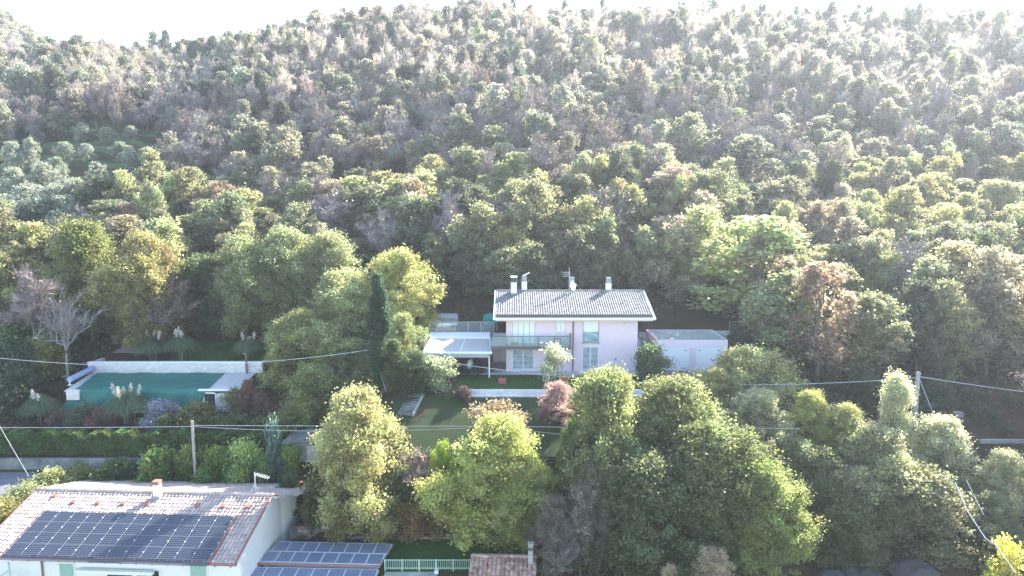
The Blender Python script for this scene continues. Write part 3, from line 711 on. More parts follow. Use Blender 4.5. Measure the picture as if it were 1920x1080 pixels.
MB().lathe((0, 0, 0), [(.9, 0), (.5, .25), (.25, .45)], 14).build('stand', M['terracotta'], fi, local=True)
sw = P(919, 625, 74.2); se = empty('swing_seat', (sw.x, 74.2, uz), 'teal covered garden swing seat beside the left end of the villa roof', 'swing seat')
MB().slab([(sw.x - .8, 73.6, uz + 1.55), (sw.x + .9, 73.6, uz + 1.55), (sw.x + .7, 74.7, uz + 1.9), (sw.x - .55, 74.7, uz + 1.9)], .9).build('canopy', M['teal'], se, .15)
MB().box((sw.x, 74.1, uz + .5), (1.3, .6, .35)).build('seat', M['teal'], se, .08)
for dx in (-.75, .8):
    for yy in (73.7, 74.6): MB().tube([(sw.x + dx, yy, uz), (sw.x + dx * .9, 74.15, uz + 1.5)], .03, 5).build('leg', M['alu'], se)
lp = P(842, 592, 77); gl = empty('globe_lamp', (lp.x, 77, uz), 'small white globe lamp on a post behind the grey covered furniture', 'lamp')
MB().tube([(lp.x, 77, uz), (lp.x, 77, lp.z + .1)], .03, 6).build('post', M['grey_metal'], gl)
MB().lathe((lp.x, 77, lp.z), [(.03, 0), (.14, .08), (.14, .2), (.03, .28)], 12).build('globe', M['white'], gl, smooth=True)
# dark stairs left of pergola
def stairs(name, p0, p1, wdt, n, mat, label, side=0):
    """steps from p0 (low) to p1 (high)"""
    p0, p1 = Vector(p0), Vector(p1); d = Vector((p1.x - p0.x, p1.y - p0.y, 0)); run = d.length / n; d.normalize(); s = Vector((-d.y, d.x, 0))
    e = empty(name, p0, label, 'stairs')
    b = MB(); ris = (p1.z - p0.z) / n
    for k in range(n):
        c = p0 + d * (run * (k + .5)); z1 = p0.z + ris * (k + 1)
        b.box((c.x, c.y, z1 - .35), (run * .98, wdt, .7), (d, s, Vector((0, 0, 1))))
    b.build('step', mat, e)
    if side:
        for sg_ in ((-1, 1) if side == 2 else (side,)):
            a = p0 + s * (wdt / 2 + .12) * sg_; c = p1 + s * (wdt / 2 + .12) * sg_
            q = MB(); t = Vector((0, 0, .14)); off = s * .09
            q.v = [tuple(v_) for v_ in (a - off - t*3, a + off - t*3, c + off - t*3, c - off - t*3, a - off + t, a + off + t, c + off + t, c - off + t)]
            q.f = [(3,2,1,0),(4,5,6,7),(0,1,5,4),(1,2,6,5),(2,3,7,6),(3,0,4,7)]
            q.build('kerb', M['concrete'], e)
    return e
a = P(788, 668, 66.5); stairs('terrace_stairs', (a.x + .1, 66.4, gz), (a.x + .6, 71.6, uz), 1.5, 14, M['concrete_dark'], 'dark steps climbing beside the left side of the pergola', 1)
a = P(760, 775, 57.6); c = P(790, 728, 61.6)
stairs('garden_stairs', (a.x, 57.2, h(a.x, 57.2) + .15), (c.x, 61.4, h(c.x, 61.4) + .15), 1.3, 13, M['concrete_dark'], 'shadowed garden steps with a pale kerb left of the lower lawn', -1)  # dark concrete here puts the shade on the steps into their colour

# garages
gx0, gx1 = P(1231, 660, 67.2).x, P(1364, 660, 67.2).x; GY = 67.2
gar = empty('garage', ((gx0 + gx1) / 2, 70, gz), 'pink double garage with two white doors and a roof terrace right of the villa', 'garage')
gtop = P(0, 637.5, GY).z; dz1 = P(0, 650.5, GY).z
d1a, d1b, d2a, d2b = (P(q, 650, GY).x for q in (1242.5, 1294, 1305, 1357))
b = MB(); b.bb((gx0, GY, dz1), (gx1, GY + .3, gtop))
for s0, s1 in ((gx0, d1a), (d1b, d2a), (d2b, gx1)): b.bb((s0, GY, gz - .3), (s1, GY + .3, dz1 - .001))
b.bb((gx0, GY + .3, gz - .3), (gx0 + .3, 72.6, gtop - .001)); b.bb((gx1 - .3, GY + .3, gz - .3), (gx1, 72.6, gtop - .001)); b.bb((gx0 + .3, 72.3, gz - .3), (gx1 - .3, 72.6, gtop - .002))
b.build('wall', M['pink'], gar)
MB().bb((gx0 + .3, GY + .3, gtop - .3), (gx1 - .3, 72.3, gtop - .02)).build('roof_terrace', M['concrete'], gar)
for s0, s1 in ((d1a, d1b), (d2a, d2b)):
    fr = MB(); fr.bb((s0, GY + .03, gz), (s0 + .09, GY + .16, dz1 - .1)); fr.bb((s1 - .09, GY + .03, gz), (s1, GY + .16, dz1 - .1)); fr.bb((s0, GY + .03, dz1 - .1), (s1, GY + .16, dz1 - .001))
    d = fr.build('garage_door', M['white'], gar)
    MB().bb((s0 + .09, GY + .10, gz + .03), (s1 - .09, GY + .14, dz1 - .1)).build('door_panel', M['garage_door'], d)
    for vx, vz in ((s0 + .4, dz1 - .38), (s1 - .42, dz1 - .38), (s1 - .45, gz + .25)): MB().box((vx, GY + .09, vz), (.3, .02, .09)).build('vent', M['grey_metal'], d)
MB().box(P(1299, 651, GY) + Vector((0, -.06, 0)), (.24, .14, .14)).build('wall_lamp', M['white'], gar, .02)
rg = MB(); zt = P(0, 623.2, GY).z + .0
zt = gtop + .78
for k in range(5):
    x = gx0 + .1 + (gx1 - gx0 - .3) * k / 4; rg.bb((x - .03, GY + .05, gtop), (x + .03, GY + .11, zt))
rg.bb((gx0 + .1, GY + .05, zt), (gx1 - .2, GY + .11, zt + .05)); rg.bb((gx0 + .1, GY + .05, gtop + .01), (gx1 - .2, GY + .11, gtop + .06))
q = rg.build('terrace_railing', M['grey_metal'], gar)
MB().bb((gx0 + .12, GY + .07, gtop + .08), (gx1 - .22, GY + .09, zt)).build('glass_panel', M['glass'], q)
# stairs between the house and garage
s0x = (P(1211, 640, 68).x + P(1228, 640, 68).x) / 2
stairs('side_stairs', (s0x, 67.0, gz + .3), (s0x, 72.4, uz + .15), .95, 15, M['concrete'], 'grey steps between the pink villa and its garage', 2)
hr = MB(); hxx = s0x + .62
hr.tube([(hxx, 66.9, gz + 1.2), (hxx, 72.4, uz + 1.15)], .035, 6)
for k in range(6): hr.tube([(hxx, 67 + k, gz + .3 + k * .52), (hxx, 67 + k, gz + 1.25 + k * .52)], .02, 5)
hr.thing('handrail', M['dark_metal'], 'dark metal handrail beside the steps between villa and garage', 'handrail')
st2 = P(1205, 625, 71); 
gd = empty('wall_railing', (st2.x, 69, gz + 2), 'short glass railing on the low pink wall at the right corner of the villa', 'railing')
zz = P(0, 634, 69.3).z
q = MB().bb((P(1197,0,69.3).x, 69.25, zz), (P(1213,0,69.3).x, 69.31, zz + .08)); q.bb((P(1197,0,69.3).x, 69.25, zz + 1.0), (P(1213,0,69.3).x, 69.31, zz + 1.05)); q.bb((P(1213,0,69.3).x - .05, 69.25, zz), (P(1213,0,69.3).x, 69.31, zz + 1.0))
q.build('frame', M['dark_metal'], gd); MB().bb((P(1198,0,69.3).x, 69.27, zz + .1), (P(1212,0,69.3).x, 69.29, zz + 1)).build('glass_panel', M['glass'], gd)
MB().bb((P(1196,0,69.5).x, 69.35, gz), (P(1213.5,0,69.5).x, 69.6, zz)).thing('low_wall', M['pink'], 'narrow pink wall under the small glass railing beside the villa corner', 'wall')
tag(MB().bb((gx0 - 1.5, 59.5, gz - .4), (gx1 + 4, GY + .02, gz + .015)).build('forecourt', M['cobble']), kind='structure')
pl = P(1369, 622, 74); fx = MB()
for k in range(6): fx.tube([(pl.x + k * .28, 74, h(pl.x, 74) - .1), (pl.x + k * .28, 74, P(0, 604, 74).z)], .025, 5)
fx.tube([(pl.x, 74, P(0, 604, 74).z), (pl.x + 1.45, 74, P(0, 604, 74).z)], .03, 5); fx.tube([(pl.x - .2, 73.8, h(pl.x, 74)), (pl.x - .2, 73.8, P(0, 599, 74).z)], .03, 5)
fx.thing('plant_support', M['wood'], 'pale cage of thin upright canes on the bank right of the garage', 'plant support')
low = P(1375, 622, 71.5); MB().bb((gx1, 71.6, gtop - .4), (gx1 + 1.6, 71.9, gtop + .05)).thing('low_wall', M['concrete'], 'short pale wall stub at the right end of the garage terrace', 'wall')

# ------------------------------------------------------------------ pool
pz = 11.4
pc = [G(183, 700, pz), G(422, 700, pz), G(389, 731, pz), G(141, 731, pz)]
pool = empty('swimming_pool', (sum(p.x for p in pc) / 4, sum(p.y for p in pc) / 4, pz - 2), 'swimming pool under a green winter cover in the walled garden at the left', 'swimming pool')
fy = pc[3].y; byy = pc[0].y
deckr = [G(422.6, 700, pz), G(479, 700, pz), G(446, 733, pz), G(389.6, 732, pz)]
base = 9.1
# body of masonry
fl_, fr2 = G(119, 735, pz), G(446, 733, pz)
b = MB().slab([(G(196,700,pz).x, byy, pz - .32), (G(479,700,pz).x, byy, pz - .32), (fr2.x, fy - .1, pz - .32), (fl_.x, fy - .1, pz - .32)], 3.2)
b.build('masonry_basin', M['stone'], pool)
rng = np.random.default_rng(8)
cv_n, cv_m = 60, 34; V = []
for j in range(cv_m + 1):
    for i in range(cv_n + 1):
        a, b_ = i / cv_n, j / cv_m
        if b_ < .62:
            t = b_ / .62; L_ = pc[0].lerp(pc[3], t); R_ = pc[1].lerp(pc[2], t); p = L_.lerp(R_, a)
            z = pz + .06 + .05 * math.sin(a * 22 + t * 7) * math.sin(t * 9 + a * 5) + rng.normal(0, .008) - .10 * math.sin(math.pi * a) * math.sin(math.pi * t)
            V.append((p.x, p.y, z))
        else:
            t = (b_ - .62) / .38; L_ = pc[3].lerp(G(123, 766, 9.35), t); R_ = pc[2].lerp(G(381, 764, 9.4), t); p = L_.lerp(R_, a)
            y_ = fy - .16 - .35 * t - .10 * math.sin(a * 34 + 1) * t; zz_ = pz + .05 - (pz + .05 - 9.45) * t ** .9
            if a > .93: zz_ += .3 * t * math.sin((a - .93) / .07 * 1.5)
            V.append((p.x, y_, zz_))
I = np.arange(len(V)).reshape(cv_m + 1, cv_n + 1)
Fp = np.stack([I[:-1, :-1], I[1:, :-1], I[1:, 1:], I[:-1, 1:]], -1).reshape(-1, 4)
me = np_mesh('winter_cover', np.array(V) - np.array(pool.location), Fp, M['cover'], smooth=True); link(bpy.data.objects.new('winter_cover', me), pool)
MB().slab([tuple(p + Vector((0, 0, .03))) for p in (deckr[3], deckr[2], deckr[1], deckr[0])][::-1], .06).build('deck', M['paving'], pool)
cp_ = MB(); cp_.bb((G(372,731,pz).x + .1, fy - .35, pz - .02), (fr2.x + .05, fy - .05, pz + .12)); cp_.build('coping', M['white'], pool)
dq0, dq1 = P(383, 750, fy - .25).x, P(403, 750, fy - .25).x
MB().bb((dq0, fy - .16, base - .2), (dq1, fy - .09, P(0, 738, fy).z)).build('doorway', M['dark'], pool)
fr = MB(); zt = P(0, 737, fy).z
for s0, s1 in ((dq0 - .12, dq0), (dq1, dq1 + .1)): fr.bb((s0, fy - .2, base - .2), (s1, fy - .1, zt))
fr.bb((dq0, fy - .2, zt - .001), (dq1, fy - .1, zt + .12)); fr.build('door_frame', M['white'], pool)
MB().bb((fl_.x, fy - .4, pz - .9), (G(143,735,pz).x, fy - .12, pz + .08)).build('corner_block', M['stone'], pool)
ra, rb_ = G(180, 697, pz) + Vector((0, 0, .55)), G(131, 722, pz) + Vector((0, 0, .55))
reel = empty('pool_cover_reel', ra, 'long roll of blue bubble cover on its reel along the left edge of the pool', 'pool cover reel')
rl_ = MB(); NR = 14
pts = [ra.lerp(rb_, k / NR) for k in range(NR + 1)]
rl_.tube(pts, [.27 + .03 * (k % 2) for k in range(NR + 1)], 12); rl_.build('rolled_cover', M['blue_roll'], reel)
for p in (ra, rb_):
    MB().lathe((p.x, p.y, pz), [(.25, 0), (.06, .1), (.06, .55)], 8).build('stand', M['alu'], reel)
MB().slab([tuple(x_) for x_ in (G(183,700,pz) , G(141,731,pz), G(120,733,pz), G(170,700,pz))][::-1], .1).build('pool_edge_paving', M['paving'], pool)
# back retaining wall
wy = byy + .15; wa, wb = P(165, 690, wy), P(492, 690, wy); wz = P(0, 681, wy).z
bw = empty('pool_wall', (wa.x, wy, pz), 'long pale stone wall with a white top behind the covered pool', 'wall')
MB().bb((wa.x, wy, pz - .6), (wb.x, wy + .45, wz)).build('masonry', M['stone'], bw)
MB().bb((wa.x - .06, wy - .06, wz + .002), (wb.x + .06, wy + .51, wz + .12)).build('coping', M['white'], bw, .02)
MB().bb((wb.x - .4, wy + .45, pz - .6), (wb.x, wy + 2.2, wz)).build('return_wall', M['stone'], bw)
MB().bb((wa.x, wy + .45, wz - .4), (wa.x + .4, wy + 2.5, wz)).build('return_wall', M['stone'], bw)
lx = P(462.5, 690, wy - .25); pd = empty('pool_shower', (lx.x, wy - .25, pz), 'dark upright outdoor shower post in front of the stone pool wall', 'shower')
MB().bb((lx.x - .11, wy - .32, pz), (lx.x + .11, wy - .22, P(0, 661, wy).z)).build('column', M['dark_metal'], pd, .02)
MB().tube([(lx.x, wy - .3, P(0, 662, wy).z), (lx.x - .25, wy - .5, P(0, 661, wy).z)], .03, 6).build('shower_head', M['alu'], pd)
# stepping stones
sp_ = [(96,671),(99,678),(100,685),(102,691),(106,697),(111,702),(118,706),(126,710),(104,665),(114,660)]
for i, (a, b_) in enumerate(sp_):
    g_ = GT(a, b_)
    e = MB().lathe((g_.x, g_.y, h(g_.x, g_.y) + .0), [(.42, -.1), (.46, .05), (.40, .10)], 7, (1, .55))
    row = 'nearest the pool' if i == 7 else ['third', 'fourth', 'fifth', 'sixth', 'seventh', 'eighth', 'ninth', '', 'second', 'topmost'][i] + ' from the top'
    e.thing('stepping_stone', M['stone_step'], f'flat pale stone of the curving garden path left of the pool, {row}', 'stepping stone', 'stepping stones curving down to the pool')
# raised bed frame behind the pool
a0, a1, a2 = [GT(*q) + Vector((0, 0, .25)) for q in ((233, 648), (248, 634), (312, 634))]
bed = MB()
def plank(p, q, ht, t=.07):
    p, q = Vector(p), Vector(q); d = (q - p); L_ = d.length; d.normalize(); s = d.cross(Vector((0, 0, 1))).normalized()
    bed.box((p + q) / 2 + Vector((0, 0, 0)), (L_, t, ht), (d, s, s.cross(d)))
plank(a0, a1, .55); plank(a1, a2, .8)
a3 = GT(305, 648) + Vector((0, 0, .25)); plank(a2, a3, .55)
for p in (a0, a1, a2, a3): bed.box(p, (.12, .12, 1.2))
bed.thing('garden_bed_frame', M['wood'], 'three-sided grey board frame set in the dark bank above the pool', 'board frame')
tag(MB().slab([GT(*q) + Vector((0, 0, .08)) for q in ((212, 662), (300, 662), (305, 647), (235, 647))], .25).build('paved_pad', M['cobble']), kind='structure')

# ------------------------------------------------------------------ walls, shed, poles, wires
b = MB(); x_a, x_b = P(-260, 870, 57.9).x, P(272, 870, 57.9).x
b.bb((x_a, 57.75, 5.5), (x_b, 58.05, 7.2)); b.thing('roadside_wall', M['concrete_dark'], 'long stained grey concrete wall under the hedge along the road at the left', 'wall', bevel=.03)
ps = P(268, 870, 57.3); MB().tube([(ps.x, 57.3, 6.0), (ps.x, 57.3, P(0, 852, 57.3).z)], .05, 6).thing('fence_post', M['wood'], 'thin wooden stake at the right end of the grey roadside wall', 'post')
sh = P(555, 835, 57.6); she = empty('garden_shed', (sh.x, 58.5, 7.0), 'small grey shed with a shallow gable roof behind the yellow tree', 'shed')
s0, s1 = P(529, 835, 57.6).x, P(600, 835, 57.6).x; zt = P(0, 832, 57.6).z; zm = P(0, 823, 57.6).z; zb3 = P(0, 866, 57.6).z
b = MB(); b.face([(s0, 57.6, zb3), (s1, 57.6, zb3), (s1, 57.6, zt), ((s0 + s1) / 2, 57.6, zm - .1), (s0, 57.6, zt)]); b.face([(s1, 57.6, zb3), (s1, 60.5, zb3), (s1, 60.5, zt), (s1, 57.6, zt)]); b.face([(s0, 57.6, zb3), (s0, 57.6, zt), (s0, 60.5, zt), (s0, 60.5, zb3)])
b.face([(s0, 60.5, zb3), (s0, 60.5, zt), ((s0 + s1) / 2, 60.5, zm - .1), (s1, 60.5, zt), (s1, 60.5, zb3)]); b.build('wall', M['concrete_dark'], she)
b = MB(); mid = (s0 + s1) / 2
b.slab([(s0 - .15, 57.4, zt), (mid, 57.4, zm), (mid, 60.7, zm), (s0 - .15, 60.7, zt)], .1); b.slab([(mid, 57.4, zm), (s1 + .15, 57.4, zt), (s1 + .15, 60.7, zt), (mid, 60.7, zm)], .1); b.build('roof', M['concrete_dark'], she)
MB().bb((P(541,0,57.6).x, 57.52, zb3), (P(572,0,57.6).x, 57.597, zt - .15)).build('door', M['wood'], she)
# terraced stone walls in the lower garden
xA = P(545, 990, 51.6).x; xB = P(905, 990, 51.6).x
MB().bb((xA, 51.35, 3.0), (P(840,0,51.6).x, 51.75, P(0, 985, 51.5).z)).thing('dry_stone_wall', M['old_stone'], 'mossy dry stone wall, the upper of two tiers below the yellow trees', 'wall', bevel=.04)
MB().bb((P(600,0,50.9).x, 50.7, 2.6), (xB, 51.1, P(0, 1004, 50.9).z)).thing('dry_stone_wall', M['old_stone'], 'low crumbling stone wall, the lower of two tiers above the garden strip', 'wall', bevel=.04)

def pole(name, px, ytop, Y, r0, r1, mat, label, zb=None, hw=True):
    t = P(px, ytop, Y); zb = h(t.x, Y) - .3 if zb is None else zb
    e = empty(name, (t.x, Y, zb), label, 'pole')
    MB().tube([(t.x, Y, zb), (t.x, Y, t.z)], [r0, r1], 10).build('post', mat, e)
    if hw:
        b = MB(); b.tube([(t.x - .22, Y, t.z - .25), (t.x + .22, Y, t.z - .25)], .035, 6)
        for dx in (-.2, .2): b.lathe((t.x + dx, Y, t.z - .24), [(.05, 0), (.06, .06), (.03, .12)], 8)
        b.build('bracket', M['grey_metal'], e)
    return t
T1 = pole('utility_pole', 360, 789, 56.6, .16, .11, M['wood'], 'pale wooden utility pole in front of the long hedge', hw=False)
T2 = pole('utility_pole', 1722, 697, 57.5, .22, .17, M['concrete'], 'thick grey concrete utility pole rising behind the trees at the right')
T3 = pole('utility_pole', 698, 652, 62.5, .14, .11, M['concrete'], 'utility pole half hidden by the tall dark cypress', hw=True)
T4 = pole('utility_pole', 926, 797, 53.8, .13, .10, M['wood'], 'utility pole hidden behind the bright yellow tree on the lower lawn', hw=False)
def wire(pts_ctrl, sag, r, label, name='overhead_wire', cat='wire', mat=None, group=None):
    b = MB(); pts = []
    for i in range(len(pts_ctrl) - 1):
        a_, c_ = Vector(pts_ctrl[i]), Vector(pts_ctrl[i+1]); s_ = sag[i] if isinstance(sag, (list, tuple)) else sag
        for k in range(25 if i == len(pts_ctrl) - 2 else 24):
            t = k / 24; p = a_.lerp(c_, t); p.z -= 4 * s_ * t * (1 - t); pts.append(p)
    b.tube(pts, r, 5, cap=False); return b.thing(name, mat or M['wire'], label, cat, group)
A3 = P(699, 655, 62.5)
wire([P(-330, 622, 58), A3], 2.25, .027, 'overhead wire sagging across the pool garden up to the cypress')
wire([A3 + Vector((.1, 0, 0)), P(1721, 708, 57.5)], 1.75, .027, 'long overhead wire crossing in front of the pink villa to the concrete pole')
wire([P(1723, 706, 57.5), P(2350, 775, 52)], .35, .027, 'overhead wire leaving the concrete pole towards the right edge')
wire([A3 + Vector((.05, 0, 0)), P(724, 735, 59.5)], .0, .018, 'guy wire slanting down the front of the tall cypress')
wire([P(1724, 710, 57.5), P(1757, 792, 55.5)], .05, .022, 'guy wire slanting down from the concrete pole at the right')
wire([P(-300, 799, 56.6), P(360, 799.5, 56.6)], .12, .022, 'straight overhead wire along the hedge, left of the wooden pole')
wire([P(360, 797.5, 56.6), P(926, 799, 53.8), P(1500, 803, 52)], [.02, .05], .022, 'upper of two nearly level wires crossing the lower lawn')
wire([P(360, 799.5, 56.6), P(926, 799.5, 53.8), P(1400, 842, 52)], [.42, .2], .018, 'lower sagging wire of the pair crossing the lower lawn')
wire([P(-90, 640, 52), P(54, 893, 52.5)], .12, .022, 'thin cable slanting down to the shrubs at the far left edge')
wire([P(1791, 905, 46), P(1815, 960, 44), P(1848, 1010, 42.5), P(1867, 1021, 42), P(1905, 1075, 40)], .0, .028, 'pale cable hanging in a broken curve at the lower right corner')
wire([P(1812, 900, 45.5), P(1845, 966, 43.5)], .02, .018, 'short thin cable beside the hanging one at the lower right')
q0, q1 = P(1838, 824, 56), P(2050, 829, 56)
MB().bb((q0.x, 55.9, q0.z - .35), (q1.x, 56.15, q0.z)).thing('road_barrier', M['concrete'], 'pale horizontal barrier beam at the right edge among the trees', 'barrier', bevel=.03)
q = P(1800, 783, 60); MB().bb((q.x - .35, 60, q.z - 1.6), (q.x + .35, 60.6, q.z + .45)).thing('utility_cabinet', M['concrete'], 'small pale grey cabinet between dark trees at the right', 'cabinet', bevel=.04)
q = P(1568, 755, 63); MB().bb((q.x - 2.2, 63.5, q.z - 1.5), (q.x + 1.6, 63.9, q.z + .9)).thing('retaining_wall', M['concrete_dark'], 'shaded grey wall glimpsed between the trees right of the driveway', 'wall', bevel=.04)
for k, (px_, py_, s_) in enumerate(((1620, 1065, 2.2), (1720, 1075, 1.8), (1560, 1070, 1.4))):
    g_ = P(px_, py_, 45.5); b = MB(); rr_ = random.Random(k)
    b.lathe((g_.x, g_.y, h(g_.x, g_.y) - .3), [(s_ * .9, 0), (s_, .4), (s_ * .8, .9), (s_ * .35, 1.3)], 9)
    b.v = [(x_ + rr_.uniform(-.2, .2), y_ + rr_.uniform(-.2, .2), z_ + rr_.uniform(-.15, .15)) for x_, y_, z_ in b.v]
    b.thing('boulder', M['rock'], ['large grey rock in the dark hollow at the bottom right', 'grey rock farthest right in the dark hollow at the bottom', 'smallest grey rock, farthest left in the dark bottom right hollow'][k], 'rock', 'rocks in the dark hollow')

# ------------------------------------------------------------------ lower house with solar roof
zR, zE = 7.43, 5.47
RL, RR = G(71, 918, zR), G(510, 929, zR)
u = (RR - RL); ulen = u.length; u.normalize(); dH = Vector((u.y, -u.x, 0))   # towards the camera
run = 6.35; slope = (dH * run + Vector((0, 0, zE - zR))); SL = slope.length; sd = slope.normalized()
nr = u.cross(sd); nr = nr if nr.z > 0 else -nr
lh = empty('solar_house', (RL + RR) / 2 + Vector((0, 0, -7)), 'white house with pink terracotta tiles and a large dark solar array at the bottom left', 'house')
Oc = RL.copy()
def LHp(a, b, n=0.0): return Oc + u * a + sd * b + nr * n     # a along ridge, b down front slope
def LHb(a, b, n=0.0):
    sb = (dH * -1 * run + Vector((0, 0, zE - zR))).normalized(); nb = u.cross(sb); nb = nb if nb.z > 0 else -nb
    return Oc + u * a + sb * b + nb * n
rp = MB()
rp.v = []; 
def slab4(b, pts, n, t):
    k = len(b.v); b.v += [tuple(p) for p in pts] + [tuple(Vector(p) - n * t) for p in pts]
    b.f += [(k, k+1, k+2, k+3), (k+7, k+6, k+5, k+4)] + [(k + i, k + 4 + i, k + 4 + (i + 1) % 4, k + (i + 1) % 4) for i in range(4)]
slab4(rp, [LHp(0, .01, -.05), LHp(ulen, .01, -.05), LHp(ulen, SL, -.05), LHp(0, SL, -.05)], nr, .18)
ext = 2.4
slab4(rp, [LHb(-.3, .01, -.05), LHb(-.3, SL + .3, -.05), LHb(ulen + ext, SL + .3, -.05), LHb(ulen + .3, .01, -.05)], Vector((0, 0, 1)), .18)
roof2 = rp.build('roof', M['soffit'], lh)
tile_sheet(LHp(.02, 0.02, -.04), u, sd, ulen - .04, SL, .285, .37, .10, M['tile_red'], 'roof_tiles', roof2, seed=11)
sb = (dH * -1 * run + Vector((0, 0, zE - zR))).normalized()
tile_sheet(LHb(-.3, .02, -.04), u, sb, ulen + 2.2, SL + .3, .285, .37, .10, M['tile_red'], 'roof_tiles', roof2, seed=12)
rc = MB()
nn = 46
for k in range(nn):
    a0, a1 = ulen * k / nn, ulen * (k + 1) / nn + .05; rc.tube([LHp(a0, 0, .05), LHp(a1, 0, .09)], [.13, .15], 8)
rc.build('ridge_cap', M['tile_red'], roof2)
for q0_, q1_ in ((LHp(0, 0, .03), LHp(0, SL, .03)), (LHp(ulen, 0, .03), LHp(ulen, SL, .03)), (LHb(ulen + 1.2, 0.5, .0), LHb(ulen + ext, SL + .3, .0))): MB().tube([q0_, q1_], .1, 6).build('verge_tiles', M['gutter'], roof2)
MB().tube([LHp(-.15, SL + .08, -.03), LHp(ulen + .1, SL + .08, -.03)], .11, 8).build('gutter', M['gutter'], roof2)
# small vent tiles
for k in range(9):
    a = 1.9 + k * (ulen - 3.2) / 8; b_ = .75 if k in (0,) else 1.35
    if k == 5: continue
    MB().box(LHp(a, b_, .13), (.32, .34, .12), (u, sd, nr)).build('vent_tile', M['brick'], roof2, .03)
# rafters
rf = MB()
for k in range(17):
    a = .6 + (ulen - 1.0) * k / 16; rf.box(LHp(a, SL - .25, -.30), (.10, .55, .16), (u, sd, nr))
rf.build('rafter_ends', M['wood'], roof2)
# walls
wf = run - .95; zb4 = -.2
def Wp(a, b, z): p = Oc + u * a + dH * b; return (p.x, p.y, z)
gh = (zR - zE) / run
b = MB(); ia, ib = .5, ulen - .12
b.face([Wp(ia, wf, zb4), Wp(ib, wf, zb4), Wp(ib, wf, zR - gh * wf - .24), Wp(ia, wf, zR - gh * wf - .24)])
bwk = -run + .5
for a_ in (ia, ib):
    b.face([Wp(a_, wf, zb4), Wp(a_, wf, zR - gh * wf - .24), Wp(a_, 0, zR - .24), Wp(a_, bwk, zR + gh * bwk - .24), Wp(a_, bwk, zb4)])
b.face([Wp(ia, bwk, zb4), Wp(ia, bwk, zR + gh * bwk - .24), Wp(ib, bwk, zR + gh * bwk - .24), Wp(ib, bwk, zb4)])
b.face([Wp(ib, bwk, zb4), Wp(ib + 1.1, bwk + .1, zb4), Wp(ib + 1.1, bwk + .1, zR + gh * (bwk) - .3), Wp(ib, bwk, zR + gh * bwk - .3)])
b.face([Wp(ib, -1.8, zb4), Wp(ib + 1.1, bwk + .1, zb4), Wp(ib + 1.1, bwk + .1, zR + gh * (bwk) - .3), Wp(ib, -1.8, zR - gh * 1.8 - .26)])
b.build('wall', M['cream'], lh)
# front openings (pixel x measured at the wall face)
def wall_a(px, py=1072):
    # parameter along u where the view ray meets the front wall plane
    x_, y_, z_ = ray(px, py); n_ = dH; c0 = Oc + dH * wf; cam_ = Vector((0, 0, CZ)); d_ = Vector((x_, y_, z_)); t = (c0 - cam_).dot(n_) / d_.dot(n_)
    p = cam_ + d_ * t; return (p - Oc).dot(u), p.z
def panel_on_wall(name, pxa, pxb, pya, pyb, mat, proud=.04, parent=None, dep=.05):
    a0, z1 = wall_a(pxa, pya); a1, _ = wall_a(pxb, pya); _, z0 = wall_a(pxa, pyb)
    c = Oc + u * ((a0 + a1) / 2) + dH * (wf + proud); c.z = (z0 + z1) / 2
    return MB().box(c, (abs(a1 - a0), dep, abs(z1 - z0)), (u, dH, Vector((0, 0, 1)))).build(name, mat, parent or lh)
for pa, pb in ((112, 137), (357, 386)):
    f_ = panel_on_wall('window', pa - 3, pb + 3, 1054, 1093, M['white'], .02); panel_on_wall('green_shutter', pa, pb, 1056, 1090, M['shutter_green'], .06, f_)
    panel_on_wall('sill', pa - 6, pb + 6, 1093, 1096, M['stone_step'], .1, f_, .2)
f_ = panel_on_wall('balcony_door', 198, 302, 1066, 1110, M['white'], .02)
panel_on_wall('pane', 202, 248, 1069, 1108, M['pane_dark'], .06, f_); panel_on_wall('pane', 257, 298, 1069, 1108, M['pane_dark'], .06, f_)
panel_on_wall('awning_box', 150, 292, 1062, 1068, M['white'], .35, None, .3)
a_, _ = wall_a(81, 1070); p = Oc + u * a_ + dH * (wf + .08); MB().tube([(p.x, p.y, zE - .2), (p.x, p.y, 0)], .06, 8).build('drainpipe', M['gutter'], lh)
# balcony with green railing, left
bb_ = MB(); a0, _ = wall_a(18, 1075); a1, _ = wall_a(78, 1075)
def Bx(a, o_, z): p = Oc + u * a + dH * (wf + o_); return Vector((p.x, p.y, z))
bz = 2.9
for o_ in (1.3,):
    for k in range(17):
        a = a0 + (a1 - a0) * k / 16; bb_.tube([Bx(a, o_, bz), Bx(a, o_, bz + 1.0)], .015, 4)
    bb_.tube([Bx(a0, o_, bz + 1.0), Bx(a1, o_, bz + 1.0)], .03, 5)
bb_.tube([Bx(a0, 0, bz + 1.0), Bx(a0, 1.3, bz + 1.0)], .03, 5); bb_.tube([Bx(a0 + .8, .9, bz), Bx(a0 + .8, .9, 5)], .05, 6)
for k in range(6): bb_.tube([Bx(a0, 1.3 * k / 5, bz), Bx(a0, 1.3 * k / 5, bz + 1)], .015, 4)
bl_ = bb_.build('balcony_railing', M['green_paint'], lh)
MB().box(Bx((a0 + a1) / 2, .65, bz - .1), (a1 - a0, 1.4, .2), (u, dH, Vector((0, 0, 1)))).build('balcony_floor', M['concrete'], lh)
